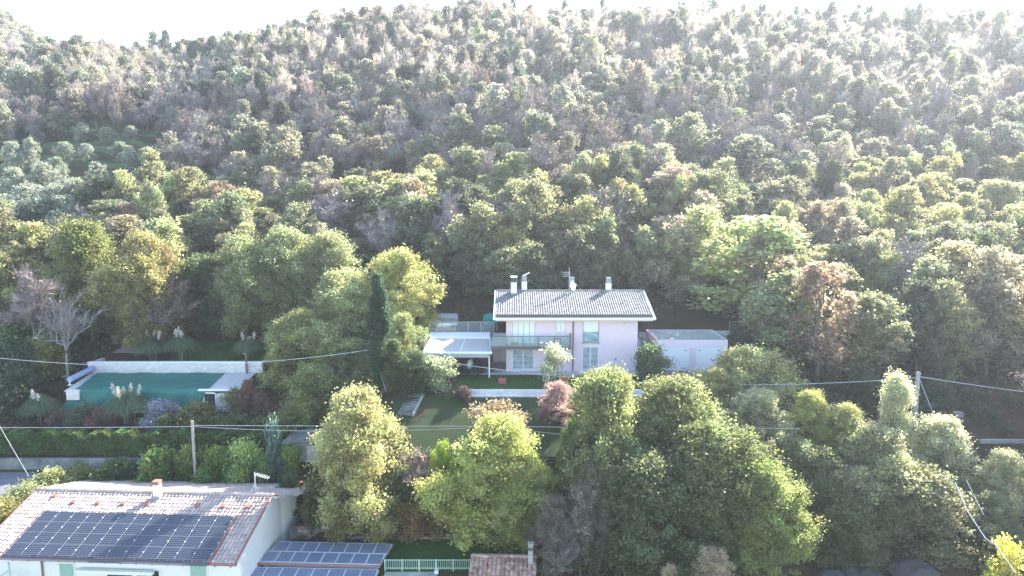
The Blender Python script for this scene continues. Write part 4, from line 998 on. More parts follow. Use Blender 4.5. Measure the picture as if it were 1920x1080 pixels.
# chimney, antenna
ca = (P(301, 900, RL.y) - Oc).dot(u)
cb = LHp(ca + .35, .55); ww = .46
ch = MB().box(cb + Vector((0, 0, .3)), (ww, ww, 1.6), (u, dH, Vector((0, 0, 1)))).build('chimney', M['cream'], roof2, .02)
MB().box(cb + Vector((0, 0, 1.24)), (ww + .08, ww + .08, .28), (u, dH, Vector((0, 0, 1)))).build('chimney_cap', M['brick'], ch, .02)
MB().box(cb + Vector((0, 0, -.05)), (ww + .12, ww + .12, .5), (u, dH, Vector((0, 0, 1)))).build('chimney_flashing', M['grey_metal'], ch)
ta = LHb(ulen - 1.5, .5); an = MB(); an.tube([ta + Vector((0, 0, -.1)), ta + Vector((0, 0, 1.75))], .035, 6)
an.tube([ta + Vector((0, 0, 1.65)), ta + Vector((1.1, .1, 1.25))], .03, 5)
for k in range(6): p = ta + Vector((.15 + k * .17, .02 * k, 1.6 - k * .06)); an.tube([p - Vector((0, .3, 0)), p + Vector((0, .3, 0))], .014, 4)
an.tube([ta + Vector((0, 0, .9)), ta + Vector((.5, -.4, -.1))], .02, 4); an.tube([ta + Vector((0, 0, .9)), ta + Vector((-.4, -.4, -.1))], .02, 4)
an.build('antenna', M['alu'], roof2)
cwl = LHb(ulen + .3, 5.2, .25); MB().box(cwl, (.35, .35, .5), (u, dH, Vector((0, 0, 1)))).build('roof_vent', M['brick'], roof2, .02)
# solar array: 2 rows of 12 upright panels, each a part
def mat_from(ax, ay, az, o_):
    return Matrix(((ax.x, ay.x, az.x, o_.x), (ax.y, ay.y, az.y, o_.y), (ax.z, ay.z, az.z, o_.z), (0, 0, 0, 1)))
def panel_mesh(wd, ht, mono):
    b = MB(); t = .016 if mono else .03
    for c, d in (((0, ht/2 - t/2, 0), (wd, t, .04)), ((0, -ht/2 + t/2, 0), (wd, t, .04)), ((-wd/2 + t/2, 0, 0), (t, ht - 2*t, .038)), ((wd/2 - t/2, 0, 0), (t, ht - 2*t, .038))): b.box(c, d)
    if mono: b.box((0, 0, .012), (wd - 2*t, .022, .012))
    fo = b.build('solar_panel', M['frame_dark' if mono else 'alu'], None)
    co = MB().box((0, 0, 0), (wd - 2*t, ht - 2*t, .02)).build('cells', M['cells_mono' if mono else 'cells_poly'], None)
    co.parent = fo; return fo
sb_off = -Vector(lh.location)
ux, uy_, uz_ = u, -sd, nr
def slope_b(py):   # distance down slope at which image row py is met, near the middle of the roof
    lo, hi = 0, SL
    for _ in range(30):
        m_ = (lo + hi) / 2
        if proj(LHp(ulen * .5, m_))[1] < py: lo = m_
        else: hi = m_
    return (lo + hi) / 2
a_left = None
def along(px, b_):
    lo, hi = -5, 30
    for _ in range(30):
        m_ = (lo + hi) / 2
        if proj(LHp(m_, b_))[0] < px: lo = m_
        else: hi = m_
    return (lo + hi) / 2
bt, bb2 = slope_b(967), slope_b(1049); bt = max(bt, .3)
al = along(85, bt); ar = along(440, bt)
print('LOWER', ulen, SL, run, 'array', bt, bb2, al, ar, 'RL', RL, RR, 'eave px', proj(LHp(0, SL)), proj(LHp(ulen, SL)))
npan = 12; pw = (ar - al) / npan; ph = (bb2 - bt) / 2
proto = panel_mesh(pw - .008, ph - .03, True)
first = True
for r_ in range(2):
    for k in range(npan):
        o_ = proto if first else copy_tree(proto); first = False
        o_.parent = lh
        c = LHp(al + pw * (k + .5), bt + ph * (r_ + .5), .20)
        o_.matrix_basis = mat_from(ux, uy_, uz_, c + sb_off)
        o_['group'] = 'dark solar panels on the tiled roof'
cl = MB()
for r_ in range(2):
    for q in (.25, .75):
        for k in range(npan + 1): cl.box(LHp(al + pw * k, bt + ph * (r_ + q), .235), (.07, .08, .035), (u, sd, nr))
cl.build('panel_clamps', M['alu'], lh)
for aa in (al - .1, ar + .1): MB().box(LHp(aa, (bt + bb2) / 2, .13), (.10, bb2 - bt + .3, .1), (u, sd, nr)).build('mounting_rail', M['gutter'], lh)
MB().box(LHp((al + ar) / 2, bb2 + .22, .09), (ar - al + .1, .34, .03), (u, sd, nr)).build('painted_shadow_strip', M['dark_metal'], lh)  # dark strip under the lower panel edge, put in for the array's cast shadow
# lean-to with blue panels
lt = empty('carport', G(620, 1040, 3.4) + Vector((0, 0, -3.4)), 'flat white annexe roof covered with blue solar panels right of the white house', 'annexe')
z1, z2 = 3.62, 3.48
k0, k1, k2, k3 = G(526, 1016, z1), G(737, 1021, z1), G(711, 1060, z2), G(481, 1054, z2)
def flat_array(k0, k1, k2, k3, nx_, ny_, zoff, slabname, rowlab):
    b = MB(); b.slab([tuple(k3), tuple(k2), tuple(k1), tuple(k0)], .14); b.build(slabname, M['alu'], lt)
    uu_ = (k1 - k0).normalized(); vv_ = (k0 - k3); hh_ = vv_.length; nn_ = uu_.cross(vv_.normalized()).normalized(); vv_ = nn_.cross(uu_).normalized()
    pw_ = (k1 - k0).length / nx_; ph_ = (k0 - k3).dot(vv_) / ny_
    pr = panel_mesh(pw_ - .05, ph_ - .05, False); f1 = True
    for j in range(ny_):
        for i in range(nx_):
            o_ = pr if f1 else copy_tree(pr); f1 = False; o_.parent = lt
            t = (j + .5) / ny_; Lp = k0.lerp(k3, t); Rp = k1.lerp(k2, t); c = Lp.lerp(Rp, (i + .5) / nx_) + nn_ * .05
            o_.matrix_basis = mat_from(uu_, vv_, nn_, c - Vector(lt.location)); o_['group'] = 'blue solar panels on the annexe roof'
flat_array(k0, k1, k2, k3, 8, 2, .05, 'upper_roof', '')
e0, e1 = G(474, 1064, z2 - .25), G(711, 1068, z2 - .25); e3, e2 = G(445, 1102, z2 - .45), G(690, 1108, z2 - .45)
flat_array(e0, e1, e2, e3, 8, 2, .05, 'lower_roof', '')
gg = MB(); gg.tube([k3 + Vector((-.2, -.12, -.05)), k2 + Vector((.1, -.12, -.05))], .09, 6); gg.tube([k1 + Vector((.06, .05, 0)), k2 + Vector((.08, -.1, 0))], .06, 6); gg.build('gutter', M['gutter'], lt)
b = MB(); b.slab([tuple(k3 + Vector((.4, .2, -.16))), tuple(k2 + Vector((-.25, .2, -.16))), tuple(k1 + Vector((-.3, -.2, -.16))), tuple(k0 + Vector((.2, -.2, -.16)))], 3.4)
b.build('wall', M['cream'], lt)
MB().slab([tuple(e3 + Vector((.4, .2, -.18))), tuple(e2 + Vector((-.3, .2, -.18))), tuple(e1 + Vector((-.3, -.2, -.18))), tuple(e0 + Vector((.2, -.2, -.18)))], 3).build('wall', M['cream'], lt)
# garden fence, pale parapet, tiled shed
fa, fb_ = G(722, 1068, 3.0), G(882, 1068, 3.0); fz = P(0, 1050, fa.y).z
fe = empty('garden_fence', fa, 'pale green metal railing fence between the annexe and the tiled outbuilding', 'fence')
b = MB()
nb_ = 46
for k in range(nb_ + 1):
    p = fa.lerp(fb_, k / nb_); b.tube([(p.x, p.y, 3.0), (p.x, p.y, fz)], .018, 4)
b.build('balusters', M['green_paint'], fe)
b = MB()
for z in (fz, 3.12): b.tube([(fa.x, fa.y, z), (fb_.x, fb_.y, z)], .03, 5)
b.build('rail', M['green_paint'], fe)
for k in range(6):
    p = fa.lerp(fb_, k / 5); MB().bb((p.x - .04, p.y - .04, 2.7), (p.x + .04, p.y + .04, fz + .05)).build('post', M['green_paint'], fe)
ra_, rb2 = G(722, 1072, 2.9), G(820, 1070, 2.9)
pb = empty('low_canopy', ra_, 'pale flat canopy with a fine railing just below the green fence', 'canopy')
MB().slab([tuple(G(722, 1072, 2.9)), tuple(G(818, 1072, 2.9)), tuple(G(823, 1095, 2.7)), tuple(G(715, 1095, 2.7))][::-1], .1).build('canopy_roof', M['concrete'], pb)
MB().bb((G(816,1068,2.9).x, G(816,1072,2.9).y - .2, 1.2), (G(823,1068,2.9).x, G(816,1072,2.9).y + .1, 3.05)).build('post', M['white'], pb)
ot = empty('tiled_outbuilding', G(945, 1060, 4.5) + Vector((0, -1, -3.5)), 'small outbuilding with weathered brown barrel tiles at the bottom edge', 'outbuilding')
o0, o1 = G(883, 1043, 4.9), G(1006, 1046, 4.9); uo = (o1 - o0); wo = uo.length; uo.normalize(); do = Vector((uo.y, -uo.x, 0)); so = (do * math.cos(R(16)) + Vector((0, 0, -math.sin(R(16))))).normalized()
b = MB(); no = uo.cross(so); no = no if no.z > 0 else -no
slab4(b, [o0 - no * .04, o1 - no * .04, o1 + so * 3.4 - no * .04, o0 + so * 3.4 - no * .04], no, .12)
so_b = (-do * math.cos(R(16)) + Vector((0, 0, -math.sin(R(16))))).normalized(); nb2 = uo.cross(so_b); nb2 = nb2 if nb2.z > 0 else -nb2
slab4(b, [o0 - nb2 * .04, o0 + so_b * 1.2 - nb2 * .04, o1 + so_b * 1.2 - nb2 * .04, o1 - nb2 * .04], nb2, .12)
orf = b.build('roof', M['wood'], ot)
tile_sheet(o0 - no * .03, uo, so, wo, 3.4, .30, .36, .11, M['tile_old'], 'roof_tiles', orf, seed=21)
MB().tube([o0 + Vector((0, 0, .05)), o1 + Vector((0, 0, .05))], .13, 8).build('ridge_cap', M['tile_old'], orf)
b = MB(); c0 = o0 + uo * .25 + so_b * .95; c1 = o1 - uo * .25 + so_b * .95; c2 = c1 + do * 3.9; c3 = c0 + do * 3.9
z_ = 4.5; b.slab([(c3.x, c3.y, 3.9), (c2.x, c2.y, 3.9), (c1.x, c1.y, z_ - .1), (c0.x, c0.y, z_ - .1)], 2.6); b.build('wall', M['concrete'], ot)
cc = G(995, 1046, 4.9) + do * .4; chz = P(0, 1020, cc.y).z
co_ = MB().bb((cc.x - .17, cc.y - .17, 4.4), (cc.x + .17, cc.y + .17, chz)).build('chimney', M['concrete'], orf, .02)
MB().bb((cc.x - .19, cc.y - .19, chz - .42), (cc.x + .19, cc.y + .19, chz - .18)).build('chimney_louvre', M['dark_metal'], co_)
MB().bb((cc.x - .2, cc.y - .2, chz + .002), (cc.x + .2, cc.y + .2, chz + .1)).build('chimney_cap', M['concrete'], co_)
# small vine stakes below the red saplings and by the pool
for k, (px_, py_) in enumerate(((433, 790), (446, 780), (470, 770), (494, 770), (503, 770))):
    Y_ = 62.3; p = P(px_, py_, Y_); zt_ = P(px_, 770 if k > 1 else 772, Y_).z
    g_ = h(p.x, Y_); MB().tube([(p.x, Y_, g_ - .1), (p.x + .03, Y_, zt_)], .035, 5).thing('plant_stake', M['bark_pale'], ['leftmost', 'second from left', 'third from left', 'fourth from left', 'rightmost'][k] + ' of the pale stakes under the small red trees by the pool', 'stake', 'pale stakes under the red saplings')

# ------------------------------------------------------------------ vegetation
def leaf_quads(rng, C, size, stretch=1.6, up=None, fold=False):
    """diamond leaves/leaf sprays at centres C"""
    n = len(C); a = rng.normal(size=(n, 3)); 
    if up is not None: a[:, 2] *= up
    a /= np.linalg.norm(a, axis=1, keepdims=True)
    b = rng.normal(size=(n, 3)); b -= (b * a).sum(1, keepdims=True) * a; b /= np.linalg.norm(b, axis=1, keepdims=True)
    s = (size * rng.uniform(.55, 1.35, n))[:, None]
    V = np.stack([C - a * s * stretch * .5, C + b * s * .5, C + a * s * stretch * .5, C - b * s * .5], 1)
    return V.reshape(-1, 3)
def lobes(rng, n, rx, H, trunk):
    """uneven lobes spread over the whole height of a crown, widest a little below the middle"""
    out = []; ph = rng.uniform(0, 6.28, 3)
    for k in range(n):
        t = np.clip((k + rng.uniform(.1, .9)) / n, 0, 1); env = rx * math.sin(math.pi * (t * .80 + .17)) ** .75
        th = k * 2.39996 + rng.uniform(-.6, .6); env *= 1 + .20 * math.sin(2 * th + ph[0]) + .12 * math.sin(3 * th + ph[1] + 4 * t)
        rr = env * rng.uniform(.30, .85); lr = rx * rng.uniform(.22, .40) * (.65 + .35 * env / rx)
        out.append(((rr * math.cos(th), rr * math.sin(th), H * (trunk + (1 - trunk) * (.06 + .88 * t))), lr))
    out.append(((0, 0, H * .90), rx * .28)); out.append(((rng.normal() * .2 * rx, rng.normal() * .2 * rx, H * .8), rx * .34))
    return out
def crown(seed, R_=3.5, H=10.0, trunk=.22, nl=11, ncl=110, per=55, leaf=.28, cr=.50, flat=.85, ragged=.25, spire=0, droop=0, inner=.15):
    rng = np.random.default_rng(seed)
    z0 = H * (.5 + trunk / 2); rz = H * (1 - trunk) / 2
    L = lobes(rng, nl, R_, H, trunk); LW = np.array([q[1] ** 2 for q in L]); LW /= LW.sum()
    C = []; cvs = []; lobes_used = []
    zmax = 0
    for k in range(ncl):
        (lx, ly, lz), lr = L[rng.choice(len(L), p=LW)]
        d = rng.normal(size=3); d[2] = d[2] + .22; d /= np.linalg.norm(d)
        rad = lr * (rng.uniform(.75, 1.1 + ragged) if rng.random() > inner else rng.uniform(.1, .7))
        p = np.array([lx, ly, lz]) + d * rad * np.array([1, 1, flat])
        p[2] = np.clip(p[2], H * trunk * .7, H * 1.0)
        if spire:
            f = np.clip((p[2] / H - trunk) / (1 - trunk), 0, 1); lim = R_ * (1 - f) ** spire * 1.1 + .15; r2 = math.hypot(p[0], p[1])
            if r2 > lim: p[0] *= lim / r2; p[1] *= lim / r2
        C.append(p); lobes_used.append((lx, ly, lz))
    C = np.array(C); k = len(C)
    sc_ = rng.uniform(.65, 1.35, k)
    m = per
    pts = np.repeat(C, m, 0); 
    off = rng.normal(size=(k * m, 3)) * (cr * np.repeat(sc_, m))[:, None] * np.array([1, 1, .85])
    if droop: off[:, 2] -= droop * (off[:, 0] ** 2 + off[:, 1] ** 2)
    pts = pts + off
    V = leaf_quads(rng, pts, leaf)
    cvr = rng.random(k); lv = rng.random(k * m); cv = np.repeat(cvr, m)
    return V, lv, cv, C, np.array(lobes_used), z0
def tubes_np(segs, n=5):
    """segs: list of (p, q, r0, r1)"""
    V = []; F = []
    for p, q, r0, r1 in segs:
        p = np.array(p, float); q = np.array(q, float); d = q - p; L_ = np.linalg.norm(d)
        if L_ < 1e-4: continue
        d /= L_; a = np.cross(d, [0, 0, 1] if abs(d[2]) < .9 else [1, 0, 0]); a /= np.linalg.norm(a); b = np.cross(d, a)
        base = len(V) * 1
        for c, r in ((p, r0), (q, r1)):
            for k in range(n):
                t = 2 * math.pi * k / n; V.append(c + (a * math.cos(t) + b * math.sin(t)) * r)
        for k in range(n): F.append((base + k, base + (k + 1) % n, base + n + (k + 1) % n, base + n + k))
    return np.array(V), np.array(F)
def limb_path(rng, p, q, r0, r1, n=4, wob=.10):
    p = np.array(p, float); q = np.array(q, float); L_ = np.linalg.norm(q - p); pts = [p]
    for k in range(1, n): pts.append(p + (q - p) * k / n + rng.normal(size=3) * wob * L_ / n + np.array([0, 0, -.06 * L_ * math.sin(math.pi * k / n)]))
    pts.append(q); return [(pts[i], pts[i+1], r0 + (r1 - r0) * i / n, r0 + (r1 - r0) * (i + 1) / n) for i in range(n)]
def skeleton(seed, C, LB, H, trunk, r=.2, nsub=45, lean=.3):
    rng = np.random.default_rng(seed + 99); segs = []
    fork = np.array([rng.normal() * lean * .5, rng.normal() * lean * .5, H * max(trunk, .12) * 1.25])
    segs += limb_path(rng, (0, 0, -.5), fork, r * 1.25, r * .85, 3, .05)
    top = np.array([fork[0] * 1.5, fork[1] * 1.5, H * .78]); segs += limb_path(rng, fork, top, r * .8, r * .2, 5, .12)
    done = {}
    for lb in LB:
        key = tuple(lb)
        if key not in done:
            done[key] = 1; segs += limb_path(rng, fork + (top - fork) * rng.uniform(0, .35), lb, r * .5, r * .2, 4)
    ids = rng.permutation(len(C))[:nsub]
    for i in ids: segs += limb_path(rng, LB[i], C[i], r * .18, r * .05, 2)
    return tubes_np(segs, 5)
PM = {}
def make_proto(key, kind='leafy', **k):
    if kind == 'leafy':
        seed = k['seed']; kk = {a: b for a, b in k.items() if a not in ('r', 'nsub', 'lean', 'mat')}
        V, lv, cv, C, LB, z0 = crown(**kk)
        n = len(lv); cm = np_mesh(key + '_crown', V, np.arange(4 * n).reshape(-1, 4), k.get('mat') or M['leaf'], {'lv': lv, 'cv': cv})
        H = k.get('H', 10.0); tv, tf = skeleton(seed, C, LB, H, k.get('trunk', .22), k.get('r', .2), k.get('nsub', 40), k.get('lean', .3))
        PM[key] = (cm, np_mesh(key + '_trunk', tv, tf, M['bark'], smooth=True), H, k.get('R_', 3.5), (V, lv, cv))
    elif kind == 'bare':
        rng = np.random.default_rng(k['seed']); H = 10.0; R_ = k.get('R_', 3.0); segs = []; tips = []
        fork = np.array([0, 0, H * k.get('fork', .28)]); segs += limb_path(rng, (0, 0, -.5), fork, .17, .13, 3, .04)
        nb = k.get('nb', 9)
        for i in range(nb):
            t = i * 2.4 + rng.uniform(-.3, .3); el_ = rng.uniform(.25, 1.0) if i else 1.4; rr = R_ * math.cos(el_) * rng.uniform(.7, 1.1)
            q = np.array([rr * math.cos(t), rr * math.sin(t), fork[2] + (H - fork[2]) * math.sin(el_) * rng.uniform(.75, .95)])
            st_ = fork + np.array([0, 0, rng.uniform(0, 1.5)]); segs += limb_path(rng, st_, q, .09, .03, 5, .16)
            for j in range(9):
                f = rng.uniform(.25, 1); a_ = st_ + (q - st_) * f; d = rng.normal(size=3); d[2] = abs(d[2]) * .8 + .4; d /= np.linalg.norm(d)
                e_ = a_ + d * rng.uniform(.8, 1.9); segs += limb_path(rng, a_, e_, .035, .012, 2, .15); tips += [(a_, e_)]
        tv, tf = tubes_np(segs, 4)
        nt = k.get('twigs', 2600); A = []; 
        ti = rng.integers(0, len(tips), nt); f = rng.uniform(0, 1, nt)[:, None]
        a_ = np.array([tips[i][0] for i in ti]); e_ = np.array([tips[i][1] for i in ti]); s_ = a_ + (e_ - a_) * f
        d = rng.normal(size=(nt, 3)) * .8 + (e_ - a_) / np.linalg.norm(e_ - a_, axis=1, keepdims=True); d[:, 2] += .6; d /= np.linalg.norm(d, axis=1, keepdims=True)
        ln = rng.uniform(.4, 1.25, nt)[:, None]; w_ = rng.normal(size=(nt, 3)); w_ -= (w_ * d).sum(1, keepdims=True) * d; w_ /= np.linalg.norm(w_, axis=1, keepdims=True); w_ *= k.get('tw', .022)
        V = np.stack([s_ - w_, s_ + w_, s_ + d * ln + w_ * .3, s_ + d * ln - w_ * .3], 1).reshape(-1, 3); lv = rng.random(nt); cv = rng.random(nt)
        nlf = k.get('leaves', 0)
        cm = np_mesh(key + '_twigs', V, np.arange(4 * nt).reshape(-1, 4), M['twig'], {'lv': lv, 'cv': cv})
        lm = None; VL = None
        if nlf:
            ii = rng.integers(0, nt, nlf); c = (s_ + d * ln * rng.uniform(.3, 1, (nt, 1)))[ii] + rng.normal(size=(nlf, 3)) * .08; lv2 = rng.random(nlf)
            VL = leaf_quads(rng, c, .17); lm = np_mesh(key + '_leaves', VL, np.arange(4 * nlf).reshape(-1, 4), M['leaf'], {'lv': lv2, 'cv': rng.random(nlf)})
            VL = (VL, lv2)
        PM[key] = (cm, np_mesh(key + '_trunk', tv, tf, M[k.get('bark', 'bark')], smooth=True), H, R_, (V, lv, cv), lm, VL)
# near, detailed trees
for i in range(4): make_proto(f'oak{i}', seed=10 + i, nl=24, ncl=560, per=120, leaf=.105, cr=.26, nsub=150, ragged=.30, trunk=.06, inner=.10, flat=1.0)
for i in range(2): make_proto(f'plume{i}', seed=30 + i, nl=15, ncl=330, per=110, leaf=.105, cr=.24, nsub=120, trunk=.08, ragged=.45, inner=.2, flat=1.1)
make_proto('poplar0', seed=40, nl=16, ncl=300, per=120, leaf=.105, cr=.34, nsub=70, trunk=.06, R_=2.4, spire=.55, ragged=.3)
make_proto('cypress0', seed=41, nl=26, ncl=700, per=90, leaf=.09, cr=.15, nsub=8, trunk=.02, R_=1.0, spire=.42, ragged=.0, flat=2.2)
# hillside trees
for i in range(7): make_proto(f'wood{i}', seed=50 + i, nl=11 + i % 4, R_=3.0, ncl=300, per=36, leaf=.175, cr=.24, nsub=40, ragged=.5, trunk=.10, inner=.1, flat=1.15)
for i in range(2): make_proto(f'slim{i}', seed=60 + i, nl=10, ncl=190, per=36, leaf=.175, cr=.22, nsub=40, R_=2.0, ragged=.6, trunk=.12, spire=.35, flat=1.3)
for i in range(3): make_proto(f'bare{i}', 'bare', seed=70 + i, R_=3.0 + .3 * i, nb=9 + i, twigs=4200, tw=.030, leaves=[350, 900, 1800][i])
make_proto('snag0', 'bare', seed=80, R_=3.4, nb=10, twigs=900, tw=.022, bark='bark_pale')
# shrubs (canonical height 2, radius 1.2)
for i in range(3): make_proto(f'shrub{i}', seed=90 + i, R_=1.2, H=2.0, trunk=.03, nl=8, ncl=160, per=60, leaf=.075, cr=.17, nsub=20, r=.04, lean=.05, inner=.15, ragged=.3)
make_proto('tuft0', seed=95, R_=1.2, H=2.0, trunk=.05, nl=7, ncl=60, per=40, leaf=.09, cr=.2, nsub=30, r=.04, lean=.05, ragged=.6)

COL = {'olive green': (.105, .125, .045), 'mid green': (.085, .125, .040), 'dark green': (.040, .065, .028), 'yellow green': (.21, .22, .050),
       'golden yellow': (.34, .29, .075), 'tan': (.24, .20, .10), 'rusty orange': (.30, .15, .07), 'silvery': (.20, .24, .19), 'mauve grey': (.20, .165, .16),
       'pale grey': (.33, .29, .27), 'pink red': (.34, .17, .15), 'bright lime': (.26, .32, .05), 'pale green': (.20, .22, .12)}
TREES = []      # (root, look, px, py) of hillside trees, labelled afterwards
def plant(key, x, y, z, Hh, Rr, col, name='leafy_tree', rz=None, label=None, cat='tree', group=None, twcol=None):
    pm = PM[key]; e = bpy.data.objects.new(name, None); e.empty_display_size = .5; link(e); e.location = (x, y, z)
    e.rotation_euler.z = rnd.uniform(0, 6.28) if rz is None else rz
    s = Vector((Rr / pm[3], Rr / pm[3], Hh / pm[2]))
    bare = len(pm) > 5
    c = link(bpy.data.objects.new('twigs' if bare else 'crown', pm[0]), e); c.scale = s; c.color = (*(twcol or col), 1)
    t = link(bpy.data.objects.new('trunk', pm[1]), e); t.scale = s
    if bare and pm[5]:
        l = link(bpy.data.objects.new('leaves', pm[5]), e); l.scale = s; l.color = (*col, 1)
    return tag(e, label, cat, group)
rnd = random.Random(7)
def jit(c, a=.16, hue=.06):
    k = 1 + rnd.uniform(-a, a); return tuple(max(.01, v * k * (1 + rnd.uniform(-hue, hue))) for v in c)
def tree_at(key, px, ytop, wpx, Y, look, label, ybase=None, name='leafy_tree', cat='tree', group=None, twcol=None, sink=.0, col=None):
    """crown centred on image column px with its top at row ytop and width wpx, standing at depth Y"""
    d = Y / ray(px, (ytop + 540) / 2)[1]; p = P(px, ytop, Y); z = h(p.x, Y) - sink
    if ybase: z = P(px, ybase, Y).z
    Rr = wpx / 2 / (FPX / d); Hh = max(p.z - z, .4)
    if not key.startswith(('cypress', 'shrub', 'tuft', 'bare', 'snag')) and Hh < 2.3 * Rr: Hh = 2.3 * Rr; z = p.z - Hh
    if key.startswith('shrub') and Hh < 1.5 * Rr: Hh = 1.5 * Rr; z = p.z - Hh
    return plant(key, p.x, Y, z, Hh, Rr, jit(col or COL[look], .08, .03), name, None, label, cat, group, twcol)

# --- foreground trees
T_ = tree_at
T_('oak0', 672, 735, 200, 51.4, 'golden yellow', 'large pale golden tree in front of the dark cypress, beside the white house', col=(.33, .31, .15))
T_('oak1', 932, 786, 218, 49.5, 'golden yellow', 'bright yellow tree in the middle of the lower lawn', col=(.34, .345, .12))
T_('oak2', 985, 850, 120, 49.0, 'golden yellow', 'lower yellow tree leaning against the right side of the bright yellow tree', col=(.31, .33, .11))
T_('tuft0', 925, 762, 120, 54.5, 'tan', 'sparse brownish pink shrub peeping out above the bright yellow tree', name='shrub', cat='shrub', col=(.26, .18, .12))
T_('tuft0', 958, 775, 80, 54.0, 'tan', 'sparse brown shrub just right behind the tip of the bright yellow tree', name='shrub', cat='shrub', col=(.24, .17, .11))
T_('plume0', 828, 832, 66, 51.5, 'bright lime', 'small lime green sapling left of the bright yellow tree', name='sapling', cat='sapling')
T_('bare2', 780, 842, 95, 52.0, 'pale grey', 'thin pinkish half bare tree between the golden and the bright yellow trees', name='bare_tree', col=(.33, .24, .17), twcol=(.34, .29, .26))
T_('plume1', 740, 870, 70, 51.8, 'silvery', 'bluish green bush right under the large golden tree', name='shrub', cat='shrub', col=(.14, .19, .12))
for i, (px, yt, wp, lk, cc) in enumerate(((590, 905, 70, 'left of the large golden tree by the white house', (.13, .12, .05)), (650, 945, 90, 'under the left half of the large golden tree', (.24, .20, .08)), (715, 955, 90, 'under the right half of the large golden tree', (.26, .22, .08)), (775, 950, 80, 'in the gap between the two yellow trees', (.28, .19, .08)),
                                      (835, 945, 80, 'under the left side of the bright yellow tree', (.26, .20, .08)), (900, 950, 90, 'under the middle of the bright yellow tree', (.22, .20, .07)), (965, 955, 90, 'under the right side of the bright yellow tree', (.15, .17, .05)))):
    T_(f'shrub{i % 3}', px, yt, wp, 51.5 - (i % 2) * .6, 'tan', 'brownish bush on old stone walls, ' + lk, name='shrub', cat='shrub', col=cc, group='autumn bushes on the old stone walls')
T_('oak3', 1145, 700, 200, 51.5, 'olive green', 'big green tree rising in front of the right end of the villa lawn', col=(.215, .225, .095))
T_('oak0', 1262, 712, 240, 52.0, 'olive green', 'big green tree in the centre foreground just below the paved forecourt', col=(.20, .215, .085))
T_('oak2', 1330, 800, 250, 48.0, 'olive green', 'broad dark green tree in the lower foreground, right of centre', col=(.15, .17, .07))
T_('oak1', 1200, 850, 250, 47.0, 'dark green', 'dark spreading tree at the bottom, below the two big green ones', col=(.12, .14, .065))
T_('oak3', 1430, 870, 170, 47.0, 'yellow green', 'yellow tinged tree on the right flank of the dark green foreground trees', col=(.25, .27, .09))
T_('oak1', 1090, 820, 120, 49.5, 'olive green', 'grey green tree at the left foot of the big foreground trees', col=(.13, .15, .065))
T_('plume0', 1072, 790, 60, 52.0, 'mid green', 'narrow green tree at the left edge of the big foreground group', col=(.13, .18, .06))
T_('bare2', 1090, 900, 140, 46.5, 'mauve grey', 'mauve grey half bare tree at the bottom left of the big foreground group', name='bare_tree', col=(.24, .20, .14), twcol=(.22, .20, .19))
T_('plume0', 1110, 880, 110, 46.8, 'tan', 'loose brownish grey tree at the lower left of the big foreground group', col=(.20, .19, .13))
T_('plume1', 1040, 935, 105, 46.0, 'mauve grey', 'sparse brownish grey tree behind the chimney of the tiled outbuilding', col=(.21, .185, .14))
T_('bare1', 1048, 975, 90, 45.2, 'mauve grey', 'twiggy grey bush behind the chimney of the tiled outbuilding', name='bare_tree', col=(.2, .16, .09), twcol=(.22, .20, .19))
T_('plume1', 1340, 1035, 120, 42.5, 'pale grey', 'pale pinkish tree top poking up at the bottom edge', col=(.40, .33, .24))
T_('plume0', 1255, 1062, 60, 42.5, 'pale grey', 'small pale twiggy top at the bottom edge, left of a larger one', col=(.36, .32, .22))
T_('oak2', 1400, 655, 190, 60.5, 'golden yellow', 'pale yellow tree covering the right end of the garage', col=(.34, .32, .15))
T_('plume1', 1345, 690, 90, 59.5, 'golden yellow', 'small pale yellow tree at the edge of the paved forecourt', col=(.36, .33, .15))
T_('oak3', 1425, 735, 150, 56.0, 'pale green', 'pale grey green tree between the forecourt and the big foreground trees', col=(.29, .285, .17))
T_('plume0', 1370, 775, 110, 54.5, 'olive green', 'dull green tree in the shadow behind the big foreground trees', col=(.235, .23, .12))
T_('plume1', 1525, 735, 105, 55.0, 'yellow green', 'yellow green upright tree left of the group of the concrete pole', col=(.30, .31, .10))
T_('plume0', 1590, 760, 110, 54.0, 'yellow green', 'lower yellow green tree just left of the tree before the concrete pole', col=(.27, .275, .12))
T_('poplar0', 1685, 700, 84, 54.0, 'pale green', 'tall pointed pale tree standing right before the concrete pole', col=(.36, .36, .23))
T_('oak1', 1770, 785, 150, 53.0, 'pale green', 'broad pale tree right of the concrete pole', col=(.36, .35, .24))
T_('oak0', 1640, 800, 190, 51.0, 'olive green', 'dense grey green tree below the pointed pale tree', col=(.29, .285, .16))
T_('oak2', 1500, 830, 160, 51.5, 'olive green', 'dark olive tree behind the yellow flank of the foreground group', col=(.18, .20, .10))
T_('oak3', 1730, 880, 210, 49.0, 'olive green', 'dark leafy mass below the broad pale tree at the right', col=(.22, .215, .12))
T_('oak0', 1600, 900, 200, 48.5, 'dark green', 'dark green tree above the hollow with the rocks', col=(.12, .125, .065))
T_('plume1', 1890, 850, 120, 50.0, 'pale green', 'pale yellowish tree at the right edge below the barrier beam', col=(.32, .32, .20))
T_('plume0', 1870, 930, 110, 47.5, 'olive green', 'grey green bush by the hanging cable at the right edge', col=(.18, .20, .12))
T_('tuft0', 1895, 1022, 70, 43.0, 'bright lime', 'bright yellow leaved sapling in the bottom right corner', name='sapling', cat='sapling', col=(.40, .37, .08))
T_('oak1', 1840, 1000, 150, 46.0, 'dark green', 'dark bush at the bottom right before the bright corner sapling', name='shrub', cat='shrub', col=(.07, .09, .045))
